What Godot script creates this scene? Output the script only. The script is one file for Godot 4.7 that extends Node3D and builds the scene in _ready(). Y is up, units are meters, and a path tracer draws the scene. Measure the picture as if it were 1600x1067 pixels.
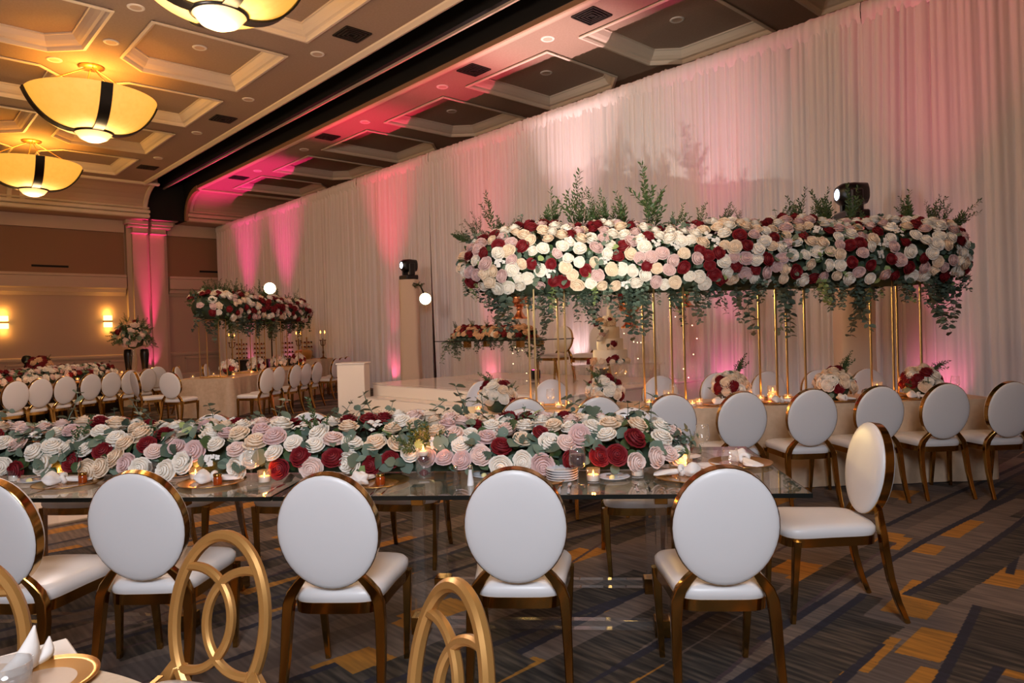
extends Node3D
# A ballroom set for a reception: x runs towards the draped wall, -z along it, y up, metres.

var rng := RandomNumberGenerator.new()
var taken := {}
var M := {}
var R := {}   # shared meshes
const UG := Vector3(0.664, 0, 0.748)     # along the glass tables
const VG := Vector3(0.748, 0, -0.664)    # across them, away from the camera
const CG := Vector3(3.0, 0, -1.34)       # near right corner of the glass top
const UH := Vector3(0.757, 0, 0.653)     # along the cloth head table
const VH := Vector3(0.653, 0, -0.757)
const CH := Vector3(5.97, 0, -3.54)      # its middle
const WX := 10.5                         # plane of the drapes
const HC := 7.0                          # ceiling


func _ready() -> void:
	rng.seed = 20240611
	camera_and_light()
	materials()
	shared_shapes()
	room()
	drapes()
	stage_set()
	lamps()
	glass_tables()
	head_table()
	far_tables()
	corner_table()
	chairs()


func camera_and_light() -> void:
	var cam := Camera3D.new()
	cam.name = "camera"
	cam.position = Vector3(0, 1.5, 0)
	cam.rotation_order = EULER_ORDER_YXZ
	cam.rotation = Vector3(deg_to_rad(-0.83), deg_to_rad(-42.87), deg_to_rad(-1.666))
	cam.fov = rad_to_deg(2.0 * atan(533.5 / 1092.6))
	cam.near = 0.05
	cam.far = 200.0
	add_child(cam)
	var we := WorldEnvironment.new()
	we.name = "environment"
	var e := Environment.new()
	e.background_mode = Environment.BG_COLOR
	e.background_color = Color(0, 0, 0)
	e.tonemap_mode = Environment.TONE_MAPPER_LINEAR
	e.tonemap_exposure = 1.0
	e.sdfgi_enabled = true
	e.ssao_enabled = true
	e.ssil_enabled = true
	we.environment = e
	add_child(we)
	# unseen soft light up behind the camera, placed to light the near chairs
	spot(Vector3(-1.4, 3.6, 1.5), Vector3(3.0, 0.9, -4.0), 46.0, 1.0, Color(0.94, 0.96, 1.0), 29.0, 1.0)
	# unseen white spot over the corner table, placed to light flowers and drapes
	spot(Vector3(0.05, 0.86, -1.12), Vector3(10.5, 4.6, -7.5), 13.0, 1.0, Color(1.0, 0.97, 0.9), 40.0, 0.03)
	# added fill light in mid-air, brightening the ceiling and hall
	omni(Vector3(1.5, 4.4, -8.5), Color(1.0, 0.92, 0.88), 8.0, 0.5)


# ---------- lights
func lit(l: Light3D, at: Vector3, c: Color, e: float, size: float) -> Light3D:
	l.name = "lamp_or_fill_light"  # shared by real lamps, unseen ones and the added fill
	l.light_color = c
	l.light_energy = e
	l.shadow_enabled = true
	l.light_size = size
	add_child(l, true)
	l.position = at
	return l

func omni(at: Vector3, c: Color, e: float, size := 0.05) -> void:
	var l := OmniLight3D.new()
	l.omni_range = 60.0
	l.omni_attenuation = 2.0
	lit(l, at, c, e, size)

func spot(at: Vector3, to: Vector3, angle: float, soft: float, c: Color, e: float, size := 0.05) -> void:
	var l := SpotLight3D.new()
	l.spot_range = 60.0
	l.spot_attenuation = 2.0
	l.spot_angle = angle
	l.spot_angle_attenuation = soft
	lit(l, at, c, e, size)
	l.look_at_from_position(at, to, Vector3.UP if absf((to - at).normalized().y) < 0.99 else Vector3.RIGHT)

func area(at: Vector3, to: Vector3, size: Vector2, c: Color, e: float) -> void:
	var l := AreaLight3D.new()
	l.area_size = size
	l.area_range = 80.0
	l.area_attenuation = 2.0
	l.area_normalize_energy = true
	lit(l, at, c, e, 0.5)
	l.look_at_from_position(at, to, Vector3.UP)


# ---------- naming
func numbered(n: String) -> String:
	var k: int = taken.get(n, 0)
	taken[n] = k + 1
	return n if k == 0 else "%s_%03d" % [n, k]

func tag(o: Node, label: String, category: String, group := "") -> Node:
	if label:
		o.set_meta("label", label)
	if category:
		o.set_meta("category", category)
	if group:
		o.set_meta("group", group)
	return o

func thing(called: String, label: String, category: String, at := Vector3.ZERO, turn := 0.0, group := "") -> Node3D:
	var o := Node3D.new()
	o.name = numbered(called)
	add_child(o)
	o.position = at
	o.rotation.y = turn
	tag(o, label, category, group)
	return o

func part(called: String, mesh: Mesh, mat: Material, parent: Node, xf := Transform3D()) -> MeshInstance3D:
	var o := MeshInstance3D.new()
	o.name = called
	o.mesh = mesh
	o.material_override = mat
	o.transform = xf
	parent.add_child(o, true)
	return o

func solo(called: String, mesh: Mesh, mat: Material, label: String, category: String, at := Vector3.ZERO, turn := 0.0, group := "") -> MeshInstance3D:
	var o := part(numbered(called), mesh, mat, self)
	o.position = at
	o.rotation.y = turn
	tag(o, label, category, group)
	return o

func struct(called: String, mesh: Mesh, mat: Material, parent: Node = self) -> MeshInstance3D:
	var o := part(called, mesh, mat, parent)
	if parent == self:
		o.set_meta("kind", "structure")
	return o

func struct_root(called: String) -> Node3D:
	var o := Node3D.new()
	o.name = called
	o.set_meta("kind", "structure")
	add_child(o)
	return o

func dup(o: Node3D, at: Vector3, turn: float, label: String, group := "") -> Node3D:
	var c: Node3D = o.duplicate()
	c.name = numbered(String(o.name).rstrip("0123456789").trim_suffix("_"))
	add_child(c)
	c.position = at
	c.rotation.y = turn
	c.set_meta("label", label)
	if group:
		c.set_meta("group", group)
	return c

func face_to(d: Vector3) -> float:   # turn that points local +z along d
	return atan2(d.x, d.z)

func T(at: Vector3, turn := 0.0, scale := 1.0) -> Transform3D:
	return Transform3D(Basis(Vector3.UP, turn).scaled(Vector3.ONE * scale), at)

func upon(at: Vector3, n: Vector3, spin: float, scale: float) -> Transform3D:   # local +y along n
	var y := n.normalized()
	var x := y.cross(Vector3(0.31, 0.2, 0.93)).normalized()
	var z := x.cross(y)
	return Transform3D((Basis(x, y, z) * Basis(Vector3.UP, spin)).scaled_local(Vector3.ONE * scale), at)

func nth(k: int) -> String:
	return ["first", "second", "third", "fourth", "fifth", "sixth", "seventh", "eighth", "ninth", "tenth", "eleventh", "twelfth", "thirteenth", "fourteenth", "fifteenth"][k]

# ---------- shapes: faces given counter-clockwise as seen from outside
class Geo:
	var s := SurfaceTool.new()
	var sm := 0

	func _init() -> void:
		s.begin(Mesh.PRIMITIVE_TRIANGLES)

	func tri(a: Vector3, b: Vector3, c: Vector3) -> void:
		s.set_smooth_group(sm)
		s.add_vertex(a)
		s.add_vertex(c)
		s.add_vertex(b)

	func quad(a: Vector3, b: Vector3, c: Vector3, d: Vector3) -> void:
		tri(a, b, c)
		tri(a, c, d)

	func loft(rings: Array, cap0 := false, cap1 := false, closed := false, open_ring := false) -> Geo:
		var n: int = rings[0].size()
		for i in (rings.size() if closed else rings.size() - 1):
			var p: PackedVector3Array = rings[i]
			var q: PackedVector3Array = rings[(i + 1) % rings.size()]
			for j in (n - 1 if open_ring else n):
				var k := (j + 1) % n
				quad(p[j], p[k], q[k], q[j])
		var keep := sm
		if cap0:
			sm = -1
			var r: PackedVector3Array = rings[0]
			for j in range(1, n - 1):
				tri(r[0], r[j + 1], r[j])
		if cap1:
			sm = -1
			var r: PackedVector3Array = rings[-1]
			for j in range(1, n - 1):
				tri(r[0], r[j], r[j + 1])
		sm = keep
		return self

	func lathe(prof: Array, seg := 24, at := Vector3.ZERO, cap0 := false, cap1 := false, squash := 1.0) -> Geo:
		var rings := []
		for p: Vector2 in prof:
			var r := PackedVector3Array()
			for j in seg:
				var t := TAU * j / seg
				r.append(at + Vector3(cos(t) * p.x, p.y, -sin(t) * p.x * squash))
			rings.append(r)
		return loft(rings, cap0, cap1)

	func box(c: Vector3, z: Vector3, b := 0.0) -> Geo:
		var h := z / 2
		var keep := sm
		sm = -1
		b = minf(b, minf(h.x, minf(h.y, h.z)) * 0.9)
		for ax in 3:
			for sg: float in [-1.0, 1.0]:
				var u := Vector3.ZERO
				var v := Vector3.ZERO
				var w := Vector3.ZERO
				w[ax] = sg * h[ax]
				u[(ax + 1) % 3] = h[(ax + 1) % 3] - b
				v[(ax + 2) % 3] = (h[(ax + 2) % 3] - b) * sg
				quad(c + w - u - v, c + w + u - v, c + w + u + v, c + w - u + v)
		if b > 0.0:
			for ax in 3:   # edges along ax
				var l := Vector3.ZERO
				l[ax] = h[ax] - b
				var i := (ax + 1) % 3
				var k := (ax + 2) % 3
				for si: float in [-1.0, 1.0]:
					for sk: float in [-1.0, 1.0]:
						var a := Vector3.ZERO
						a[i] = si * h[i]
						a[k] = sk * (h[k] - b)
						var d := Vector3.ZERO
						d[i] = si * (h[i] - b)
						d[k] = sk * h[k]
						if si * sk > 0:
							quad(c + a - l, c + d - l, c + d + l, c + a + l)
						else:
							quad(c + d - l, c + a - l, c + a + l, c + d + l)
			for sx: float in [-1.0, 1.0]:
				for sy: float in [-1.0, 1.0]:
					for sz: float in [-1.0, 1.0]:
						var s3 := Vector3(sx, sy, sz)
						var q := [Vector3(h.x, h.y - b, h.z - b) * s3, Vector3(h.x - b, h.y, h.z - b) * s3, Vector3(h.x - b, h.y - b, h.z) * s3]
						if sx * sy * sz > 0:
							tri(c + q[0], c + q[1], c + q[2])
						else:
							tri(c + q[0], c + q[2], c + q[1])
		sm = keep
		return self

	# a round tube along points
	func tube(pts: Array, radii: Array, seg := 8, caps := true) -> Geo:
		var rings := []
		var n := pts.size()
		var x := Vector3.ZERO
		for i in n:
			var d: Vector3 = ((pts[mini(i + 1, n - 1)] as Vector3) - (pts[maxi(i - 1, 0)] as Vector3)).normalized()
			if i == 0:
				x = d.cross(Vector3(0.3, 0.17, 0.94) if absf(d.z) < 0.8 else Vector3(1, 0.1, 0)).normalized()
			x = (x - d * x.dot(d)).normalized()
			var y := d.cross(x)
			var r := PackedVector3Array()
			var rad: float = radii[mini(i, radii.size() - 1)]
			for j in seg:
				var t := TAU * j / seg
				r.append((pts[i] as Vector3) + (x * cos(t) + y * sin(t)) * rad)
			rings.append(r)
		return loft(rings, caps, caps)

	# a rectangular bar along points; side fixes the direction of its width w, d is its other size
	func bar(pts: Array, side: Vector3, w: Array, d: Array, c := 0.004, closed := false, caps := true) -> Geo:
		var rings := []
		var n := pts.size()
		for i in n:
			var a: Vector3 = pts[(i + 1) % n] if closed else pts[mini(i + 1, n - 1)]
			var b: Vector3 = pts[(i - 1 + n) % n] if closed else pts[maxi(i - 1, 0)]
			var dir := (a - b).normalized()
			var x := (side - dir * side.dot(dir)).normalized()
			var y := dir.cross(x)
			var hw: float = float(w[mini(i, w.size() - 1)]) / 2
			var hd: float = float(d[mini(i, d.size() - 1)]) / 2
			var r := PackedVector3Array()
			for q: Vector2 in [Vector2(hw, -hd + c), Vector2(hw, hd - c), Vector2(hw - c, hd), Vector2(-hw + c, hd), Vector2(-hw, hd - c), Vector2(-hw, -hd + c), Vector2(-hw + c, -hd), Vector2(hw - c, -hd)]:
				r.append((pts[i] as Vector3) + x * q.x + y * q.y)
			rings.append(r)
		for i in (n if closed else n - 1):
			for j in 8:
				sm = 40 + j
				var k := (j + 1) % 8
				var e := (i + 1) % n
				quad(rings[i][j], rings[i][k], rings[e][k], rings[e][j])
		sm = -1
		if caps and not closed:
			for j in range(1, 7):
				tri(rings[0][0], rings[0][j + 1], rings[0][j])
				tri(rings[-1][0], rings[-1][j], rings[-1][j + 1])
		return self

	# a leaf: along d from p, facing n, length l, width w; blunt 0.5 round .. 1 pointed
	func leaf(p: Vector3, d: Vector3, n: Vector3, l: float, w: float, blunt := 0.55, curl := 0.12, seg := 4) -> Geo:
		d = d.normalized()
		var x := d.cross(n).normalized()
		n = x.cross(d).normalized()
		var pl := p
		var pr := p
		var pm := p
		for i in range(1, seg + 1):
			var t := float(i) / seg
			var hw := w / 2 * pow(sin(PI * minf(t, 0.999)), blunt)
			var m := p + d * l * t - n * curl * l * t * t
			var a := m - x * hw + n * hw * 0.25
			var b := m + x * hw + n * hw * 0.25
			if i == seg:
				tri(pm, m, pl)
				tri(pm, pr, m)
			elif i == 1:
				tri(pm, m, a)
				tri(pm, b, m)
			else:
				quad(pm, m, a, pl)
				quad(pr, b, m, pm)
			pl = a
			pr = b
			pm = m
		return self

	func done() -> ArrayMesh:
		s.generate_normals()
		return s.commit()


func ring(rx: float, rz: float, y: float, n: int, e := 2.0, at := Vector3.ZERO) -> PackedVector3Array:
	var r := PackedVector3Array()
	for j in n:
		var t := TAU * j / n
		var c := cos(t)
		var s := sin(t)
		r.append(at + Vector3(signf(c) * pow(absf(c), 2.0 / e) * rx, y, -signf(s) * pow(absf(s), 2.0 / e) * rz))
	return r

func box(z: Vector3, b := 0.004, c := Vector3.ZERO) -> ArrayMesh:
	return Geo.new().box(c, z, b).done()

# ---------- materials
func mat(c: Color, rough := 0.6, metal := 0.0) -> StandardMaterial3D:
	var m := StandardMaterial3D.new()
	m.albedo_color = c
	m.roughness = rough
	m.metallic = metal
	return m

func hue(r: int, g: int, b: int) -> Color:
	return Color(r / 255.0, g / 255.0, b / 255.0)

func pane(c: Color, a: float) -> StandardMaterial3D:
	var m := mat(Color(c, a), 0.0)
	m.transparency = BaseMaterial3D.TRANSPARENCY_ALPHA
	return m

func glow(c: Color, e: float, base := Color(0.9, 0.85, 0.8)) -> StandardMaterial3D:
	var m := mat(base, 0.5)
	m.emission_enabled = true
	m.emission = c
	m.emission_energy_multiplier = e
	return m

func noisy(m: StandardMaterial3D, freq: float, lo: Color, hi: Color, scale: float, sd := 3) -> StandardMaterial3D:
	var n := FastNoiseLite.new()
	n.seed = sd
	n.frequency = freq
	n.fractal_octaves = 4
	var im := n.get_seamless_image(256, 256)
	im.convert(Image.FORMAT_RGB8)
	for y in 256:
		for x in 256:
			im.set_pixel(x, y, lo.lerp(hi, im.get_pixel(x, y).r))
	m.albedo_texture = ImageTexture.create_from_image(im)
	m.uv1_triplanar = true
	m.uv1_scale = Vector3.ONE * scale
	return m

func materials() -> void:
	M.gold = mat(hue(182, 144, 80), 0.16, 1.0)
	M.gold_paint = mat(hue(196, 146, 82), 0.33, 0.55)
	M.gold_rod = mat(hue(206, 176, 126), 0.36, 1.0)
	M.gold_soft = mat(hue(205, 160, 95), 0.3, 0.9)
	M.copper = mat(hue(220, 150, 110), 0.25, 1.0)
	M.silver = mat(hue(220, 220, 220), 0.12, 1.0)
	M.vinyl = mat(hue(224, 222, 222), 0.42)
	M.vinyl.clearcoat_enabled = true
	M.vinyl.clearcoat = 0.25
	M.vinyl.clearcoat_roughness = 0.3
	M.glass = pane(Color(0.9, 0.95, 0.93), 0.03)
	M.table_glass = pane(Color(0.55, 0.62, 0.58), 0.16)
	M.acrylic = pane(Color(0.95, 0.95, 0.95), 0.015)
	M.glass_edge = mat(hue(8, 14, 12), 0.35)
	M.white = mat(hue(236, 232, 226), 0.5)
	M.china = mat(hue(238, 238, 240), 0.15)
	M.stage = mat(hue(246, 238, 226), 0.45)
	M.stage_top = mat(hue(238, 228, 220), 0.12)
	M.wax = mat(hue(245, 235, 220), 0.5)
	M.wax.backlight_enabled = true
	M.wax.backlight = Color(0.5, 0.4, 0.3)
	M.linen = mat(hue(240, 236, 232), 0.8)
	M.satin = noisy(mat(Color.WHITE, 0.5), 0.02, hue(196, 170, 142), hue(214, 190, 164), 2.0)
	M.black = mat(hue(10, 9, 9), 0.8)
	M.black_gloss = mat(hue(14, 14, 15), 0.35)
	M.dark_track = mat(hue(28, 20, 17), 0.6)
	M.ceiling = noisy(mat(Color.WHITE, 0.85), 0.08, hue(160, 140, 124), hue(170, 150, 134), 0.9)
	M.coffer = noisy(mat(Color.WHITE, 0.85), 0.08, hue(166, 146, 130), hue(176, 156, 140), 0.9, 5)
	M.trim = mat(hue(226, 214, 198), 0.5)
	M.wall = noisy(mat(Color.WHITE, 0.85), 0.2, hue(188, 164, 148), hue(198, 174, 158), 1.2, 7)
	M.wall_brown = noisy(mat(Color.WHITE, 0.85), 0.2, hue(150, 116, 92), hue(160, 126, 100), 1.2, 8)
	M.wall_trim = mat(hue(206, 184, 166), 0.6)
	M.rose_white = mat(hue(242, 234, 222), 0.75)
	M.rose_cream = mat(hue(238, 216, 190), 0.75)
	M.rose_blush = mat(hue(234, 208, 198), 0.75)
	M.rose_mauve = mat(hue(220, 188, 184), 0.75)
	M.rose_red = mat(hue(122, 6, 20), 0.7)
	M.rose_peach = mat(hue(228, 186, 146), 0.75)
	M.eucalyptus = mat(hue(108, 126, 108), 0.6)
	M.eucalyptus_light = mat(hue(150, 172, 110), 0.6)
	M.eucalyptus_dark = mat(hue(78, 96, 82), 0.6)
	M.ruscus = mat(hue(62, 84, 44), 0.5)
	M.moss = mat(hue(58, 74, 56), 0.9)
	M.leaf_any = mat(Color.WHITE, 0.6)
	M.leaf_any.vertex_color_use_as_albedo = true
	M.rose_any = mat(Color.WHITE, 0.75)
	M.rose_any.vertex_color_use_as_albedo = true
	for k in ["rose_white", "rose_cream", "rose_blush", "rose_mauve", "rose_peach", "eucalyptus", "eucalyptus_light"]:
		M[k].backlight_enabled = true
		M[k].backlight = Color(0.25, 0.25, 0.22)
	M.amber = pane(Color(0.75, 0.5, 0.2), 0.35)
	M.smoke = pane(Color(0.4, 0.36, 0.33), 0.3)
	M.honey = mat(hue(150, 62, 18), 0.1)
	M.wine = mat(hue(60, 4, 12), 0.1)
	M.flame = glow(Color(1.0, 0.62, 0.25), 9.0)
	M.icing = noisy(mat(Color.WHITE, 0.6), 0.1, hue(236, 224, 200), hue(244, 234, 214), 6.0, 9)
	M.butter = mat(hue(240, 226, 160), 0.5)
	M.cover = mat(hue(222, 200, 176), 0.85)
	M.fabric = mat(hue(230, 226, 230), 0.85)
	M.fabric.backlight_enabled = true
	M.fabric.backlight = Color(0.2, 0.19, 0.19)
	M.bowl = noisy(glow(Color(1.0, 0.7, 0.22), 0.88, Color.WHITE), 0.03, hue(214, 186, 136), hue(236, 212, 166), 0.8, 12)
	M.bowl_tip = glow(Color(1.0, 0.7, 0.28), 0.8)
	M.sconce = glow(Color(1.0, 0.8, 0.44), 5.0)
	M.lens_white = glow(Color(0.85, 0.9, 1.0), 5.0)
	M.lens_warm = glow(Color(1.0, 0.9, 0.7), 14.0)
	M.lens_pink = glow(Color(1.0, 0.3, 0.6), 6.0)
	M.fairy = glow(Color(1.0, 0.85, 0.6), 6.0)
	M.acrylic_bar = pane(Color(0.95, 0.95, 0.95), 0.02)
	M.bronze = mat(hue(110, 72, 46), 0.35, 0.8)
	M.cream_cloth = noisy(mat(Color.WHITE, 0.8), 0.05, hue(206, 184, 158), hue(216, 196, 170), 3.0, 15)
	M.smoke_light = pane(Color(0.7, 0.7, 0.7), 0.25)
	M.frost = mat(hue(196, 172, 150), 0.5)
	M.card = mat(hue(46, 44, 44), 0.6)
	M.carpet = carpet()


func carpet() -> StandardMaterial3D:   # long tapering strokes along x with blocks of gold, 7 m to the repeat
	var n := 1280
	var r := RandomNumberGenerator.new()
	r.seed = 8
	var kind := PackedByteArray()   # 0 taupe, 1 dark hatch, 2 navy line, 3 gold, 4 grey, 5 plum line
	kind.resize(n * n)
	var px := n / 7.0
	for k in 92:
		var x0 := r.randi() % n
		var z0 := (k * 0.618034 - floorf(k * 0.618034)) * n + r.randf_range(-20, 20)
		var len := int(r.randf_range(1.2, 4.2) * px)
		var w0 := r.randf_range(0.08, 0.34) * px
		var w1 := r.randf_range(0.02, 0.3) * px
		var sl := r.randf_range(-0.1, 0.1)
		var c := 1 if k % 5 < 3 else (0 if k % 5 == 3 else 4)
		for i in len:
			var t := float(i) / len
			var w := lerpf(w0, w1, t)
			var za := int(z0 + sl * i + (12.0 * sin(t * 3.0 + k)))
			var col := (x0 + i) % n
			for j in int(w):
				kind[posmod(za + j, n) * n + col] = c
			if k % 3 != 1:
				for j in range(-6, 2):
					kind[posmod(za + j, n) * n + col] = 2
			if k % 4 == 0:
				for j in 4:
					kind[posmod(za + int(w) + j, n) * n + col] = 5
	for k in 120:
		var x0 := r.randi() % n
		var z0 := r.randi() % n
		var len := int(r.randf_range(0.18, 0.6) * px)
		var w0 := r.randf_range(0.12, 0.24) * px
		var sl := r.randf_range(-0.08, 0.08)
		for i in len:
			var t := 2.0 * i / len - 1.0
			for j in range(int(-w0 / 2), int(w0 / 2)):
				var at := posmod(int(z0 + sl * i + j), n) * n + (x0 + i + int(0.2 * j)) % n
				if kind[at] == 0 or (kind[at] == 4 and absf(t) < 0.7):
					kind[at] = 3
	var a := FastNoiseLite.new()
	a.seed = 9
	a.frequency = 0.16
	a.fractal_octaves = 2
	var threads := a.get_seamless_image(n, n / 10)
	threads.resize(n, n, Image.INTERPOLATE_BILINEAR)
	threads.convert(Image.FORMAT_L8)
	var th := threads.get_data()
	var tones := [[106, 91, 82, 0.2], [62, 53, 45, 0.6], [38, 35, 46, 0.2], [164, 110, 36, 0.16], [90, 78, 72, 0.2], [74, 56, 58, 0.2]]
	var o := PackedByteArray()
	o.resize(n * n * 3)
	for i in n * n:
		var q: Array = tones[kind[i]]
		var f: float = 1.0 + q[3] * (th[i] - 128.0) / 110.0
		o[i * 3] = clampi(int(q[0] * f), 0, 255)
		o[i * 3 + 1] = clampi(int(q[1] * f), 0, 255)
		o[i * 3 + 2] = clampi(int(q[2] * f), 0, 255)
	var m := mat(Color.WHITE, 0.95)
	m.albedo_texture = ImageTexture.create_from_image(Image.create_from_data(n, n, false, Image.FORMAT_RGB8, o))
	m.uv1_triplanar = true
	m.uv1_world_triplanar = true
	m.uv1_scale = Vector3.ONE / 7.0
	return m

# ---------- shared meshes
func rose_shape(sd: int, fine := true) -> ArrayMesh:   # a full bloom opening along +y, about 1 in radius
	var r := RandomNumberGenerator.new()
	r.seed = sd
	var g := Geo.new()
	# petals in the layer, then (radius, height) at foot, belly, shoulder and rim
	var layers := [[5, 0.3, -0.5, 0.86, -0.16, 1.0, 0.14, 1.1, 0.08], [5, 0.28, -0.4, 0.78, 0.02, 0.86, 0.34, 0.95, 0.36], [5, 0.24, -0.3, 0.62, 0.18, 0.68, 0.5, 0.76, 0.55], [4, 0.18, -0.2, 0.46, 0.3, 0.49, 0.6, 0.55, 0.68], [4, 0.1, -0.1, 0.28, 0.4, 0.3, 0.68, 0.34, 0.78], [3, 0.04, 0.0, 0.12, 0.5, 0.13, 0.74, 0.14, 0.84]] if fine else [[5, 0.3, -0.5, 0.86, -0.16, 1.0, 0.16, 1.1, 0.12], [4, 0.24, -0.35, 0.66, 0.16, 0.72, 0.48, 0.82, 0.53], [4, 0.14, -0.1, 0.4, 0.35, 0.44, 0.64, 0.5, 0.72], [3, 0.05, 0.0, 0.16, 0.5, 0.16, 0.74, 0.18, 0.82]]
	var ns := 4 if fine else 2
	for li in layers.size():
		var L: Array = layers[li]
		var off := r.randf() * TAU
		for k in int(L[0]):
			var ph: float = off + TAU * k / L[0] + r.randf_range(-0.14, 0.14)
			var out := 1.0 + (0.05 if k % 2 else -0.04) + r.randf_range(-0.04, 0.04)
			var up := r.randf_range(-0.05, 0.06)
			var half := TAU / float(L[0]) * 0.74
			var grid := []
			for ti in 4:
				var rr := float(L[1 + ti * 2]) * out
				var yy := float(L[2 + ti * 2]) + up * ti / 3.0
				var row := PackedVector3Array()
				for si in ns + 1:
					var s := 2.0 * si / ns - 1.0
					var ang := ph + s * half
					var q := rr - (0.1 * s * s * rr if ti >= 2 else 0.0) + (0.05 * (1.0 - absf(s)) if ti == 3 else 0.0)
					row.append(Vector3(cos(ang) * q, yy - (0.14 * s * s if ti >= 2 else 0.04 * s * s), -sin(ang) * q))
				grid.append(row)
			g.sm = li * 10 + k + 1
			for ti in 3:
				for si in ns:
					g.quad(grid[ti][si], grid[ti][si + 1], grid[ti + 1][si + 1], grid[ti + 1][si])
	g.sm = 99
	g.lathe([Vector2(0.55, -0.32), Vector2(0.86, -0.06), Vector2(0.8, 0.18), Vector2(0.65, 0.35), Vector2(0.48, 0.49), Vector2(0.3, 0.59), Vector2(0.13, 0.67), Vector2(0.001, 0.7)], 10 if fine else 7)
	return g.done()

func euc_sprig(sd: int, n: int, length: float, leaf: float, hang: bool, pairs := true) -> ArrayMesh:
	var r := RandomNumberGenerator.new()
	r.seed = sd
	var g := Geo.new()
	var pts := []
	var lean := Vector3(r.randf_range(-0.25, 0.25), 0, r.randf_range(-0.25, 0.25))
	for i in 7:
		var t := i / 6.0
		pts.append(Vector3(0, (-1.0 if hang else 1.0) * length * t, 0) + lean * length * t * t + Vector3(sin(t * 5.0 + sd), 0, cos(t * 4.0 + sd)) * 0.02)
	g.sm = 1
	g.tube(pts, [0.003, 0.003, 0.0025, 0.0025, 0.002, 0.002, 0.001], 4)
	g.sm = 2
	for i in n:
		var t := (i + 0.6) / n
		var f := t * 6.0
		var k := mini(int(f), 5)
		var p: Vector3 = (pts[k] as Vector3).lerp(pts[k + 1], f - k)
		for sgn: float in ([-1.0, 1.0] if pairs else [1.0 if i % 2 else -1.0]):
			var a := i * 1.9 + r.randf_range(-0.5, 0.5)
			var d := Vector3(cos(a) * sgn, r.randf_range(-0.3, 0.5) * (-1.0 if hang else 1.0), sin(a) * sgn)
			var l := leaf * r.randf_range(0.75, 1.15) * (1.15 - 0.5 * t)
			g.leaf(p, d, Vector3(r.randf_range(-0.6, 0.6), 0.7, r.randf_range(-0.2, 1.0)), l, l * 0.92, 0.5, 0.1)
	return g.done()

func ruscus_sprig(sd: int, n: int, length: float, leaf: float) -> ArrayMesh:
	var r := RandomNumberGenerator.new()
	r.seed = sd
	var g := Geo.new()
	var stems := [[Vector3.ZERO, Vector3(r.randf_range(-0.12, 0.12), 1, r.randf_range(-0.12, 0.12)), length]]
	for k in 3:
		var t := r.randf_range(0.15, 0.5)
		stems.append([(stems[0][1] as Vector3) * length * t, Vector3(r.randf_range(-0.6, 0.6), 0.9, r.randf_range(-0.5, 0.5)).normalized(), length * (0.6 - t * 0.5)])
	for st: Array in stems:
		var base: Vector3 = st[0]
		var dir: Vector3 = st[1]
		var sl: float = st[2]
		g.sm = 1
		g.tube([base, base + dir * sl * 0.5, base + dir * sl + Vector3(r.randf_range(-0.03, 0.03), 0, 0)], [0.003, 0.002, 0.001], 4)
		g.sm = 2
		var m := int(n * sl / length)
		for i in m:
			var t := (i + 0.5) / m
			var a := i * 2.4 + r.randf()
			var d := (Vector3(cos(a), 0, sin(a)) * 0.8 + dir * r.randf_range(0.5, 1.1)).normalized()
			g.leaf(base + dir * sl * t, d, Vector3(r.randf_range(-0.5, 0.5), 0.6, 0.7), leaf * r.randf_range(0.7, 1.2) * (1.1 - 0.4 * t), leaf * 0.27, 0.8, 0.1, 3)
	return g.done()

func shared_shapes() -> void:
	R.rose = [rose_shape(1), rose_shape(2), rose_shape(3)]
	R.rose_far = [rose_shape(4, false), rose_shape(5, false)]
	R.leaf = []
	for k in 3:
		var g := Geo.new()
		g.sm = 1
		g.leaf(Vector3.ZERO, Vector3(0, 0.35, 1), Vector3.UP, 1.0, [0.95, 0.8, 0.62][k], 0.5, 0.1 + 0.1 * k)
		R.leaf.append(g.done())
	R.hang = []
	for k in 5:
		R.hang.append(euc_sprig(30 + k, 8 + k, 0.26 + 0.045 * k, 0.078, true))
	R.up = []
	for k in 3:
		R.up.append(euc_sprig(40 + k, 6, 0.2 + 0.04 * k, 0.055, false))
	R.ruscus = []
	for k in 4:
		R.ruscus.append(ruscus_sprig(50 + k, 34 + 6 * k, 0.34 + 0.1 * k, 0.062))
	# one filler flower: a cluster of small four-petalled stock blossoms
	var f := Geo.new()
	var r := RandomNumberGenerator.new()
	r.seed = 77
	for k in 9:
		var c := Vector3(r.randf_range(-0.6, 0.6), r.randf_range(-0.1, 0.4), r.randf_range(-0.6, 0.6))
		f.sm = k + 1
		for j in 4:
			var a := TAU * j / 4 + r.randf()
			f.leaf(c, Vector3(cos(a), 0.25, sin(a)), Vector3.UP, 0.36, 0.32, 0.5, 0.2, 3)
	R.stock = f.done()


# ---------- flower work
func pick_rose(p: Array) -> Material:   # [name, share, name, share ...]
	var x := rng.randf()
	for i in range(0, p.size(), 2):
		x -= p[i + 1]
		if x <= 0.0:
			return M[p[i]]
	return M[p[0]]

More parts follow.
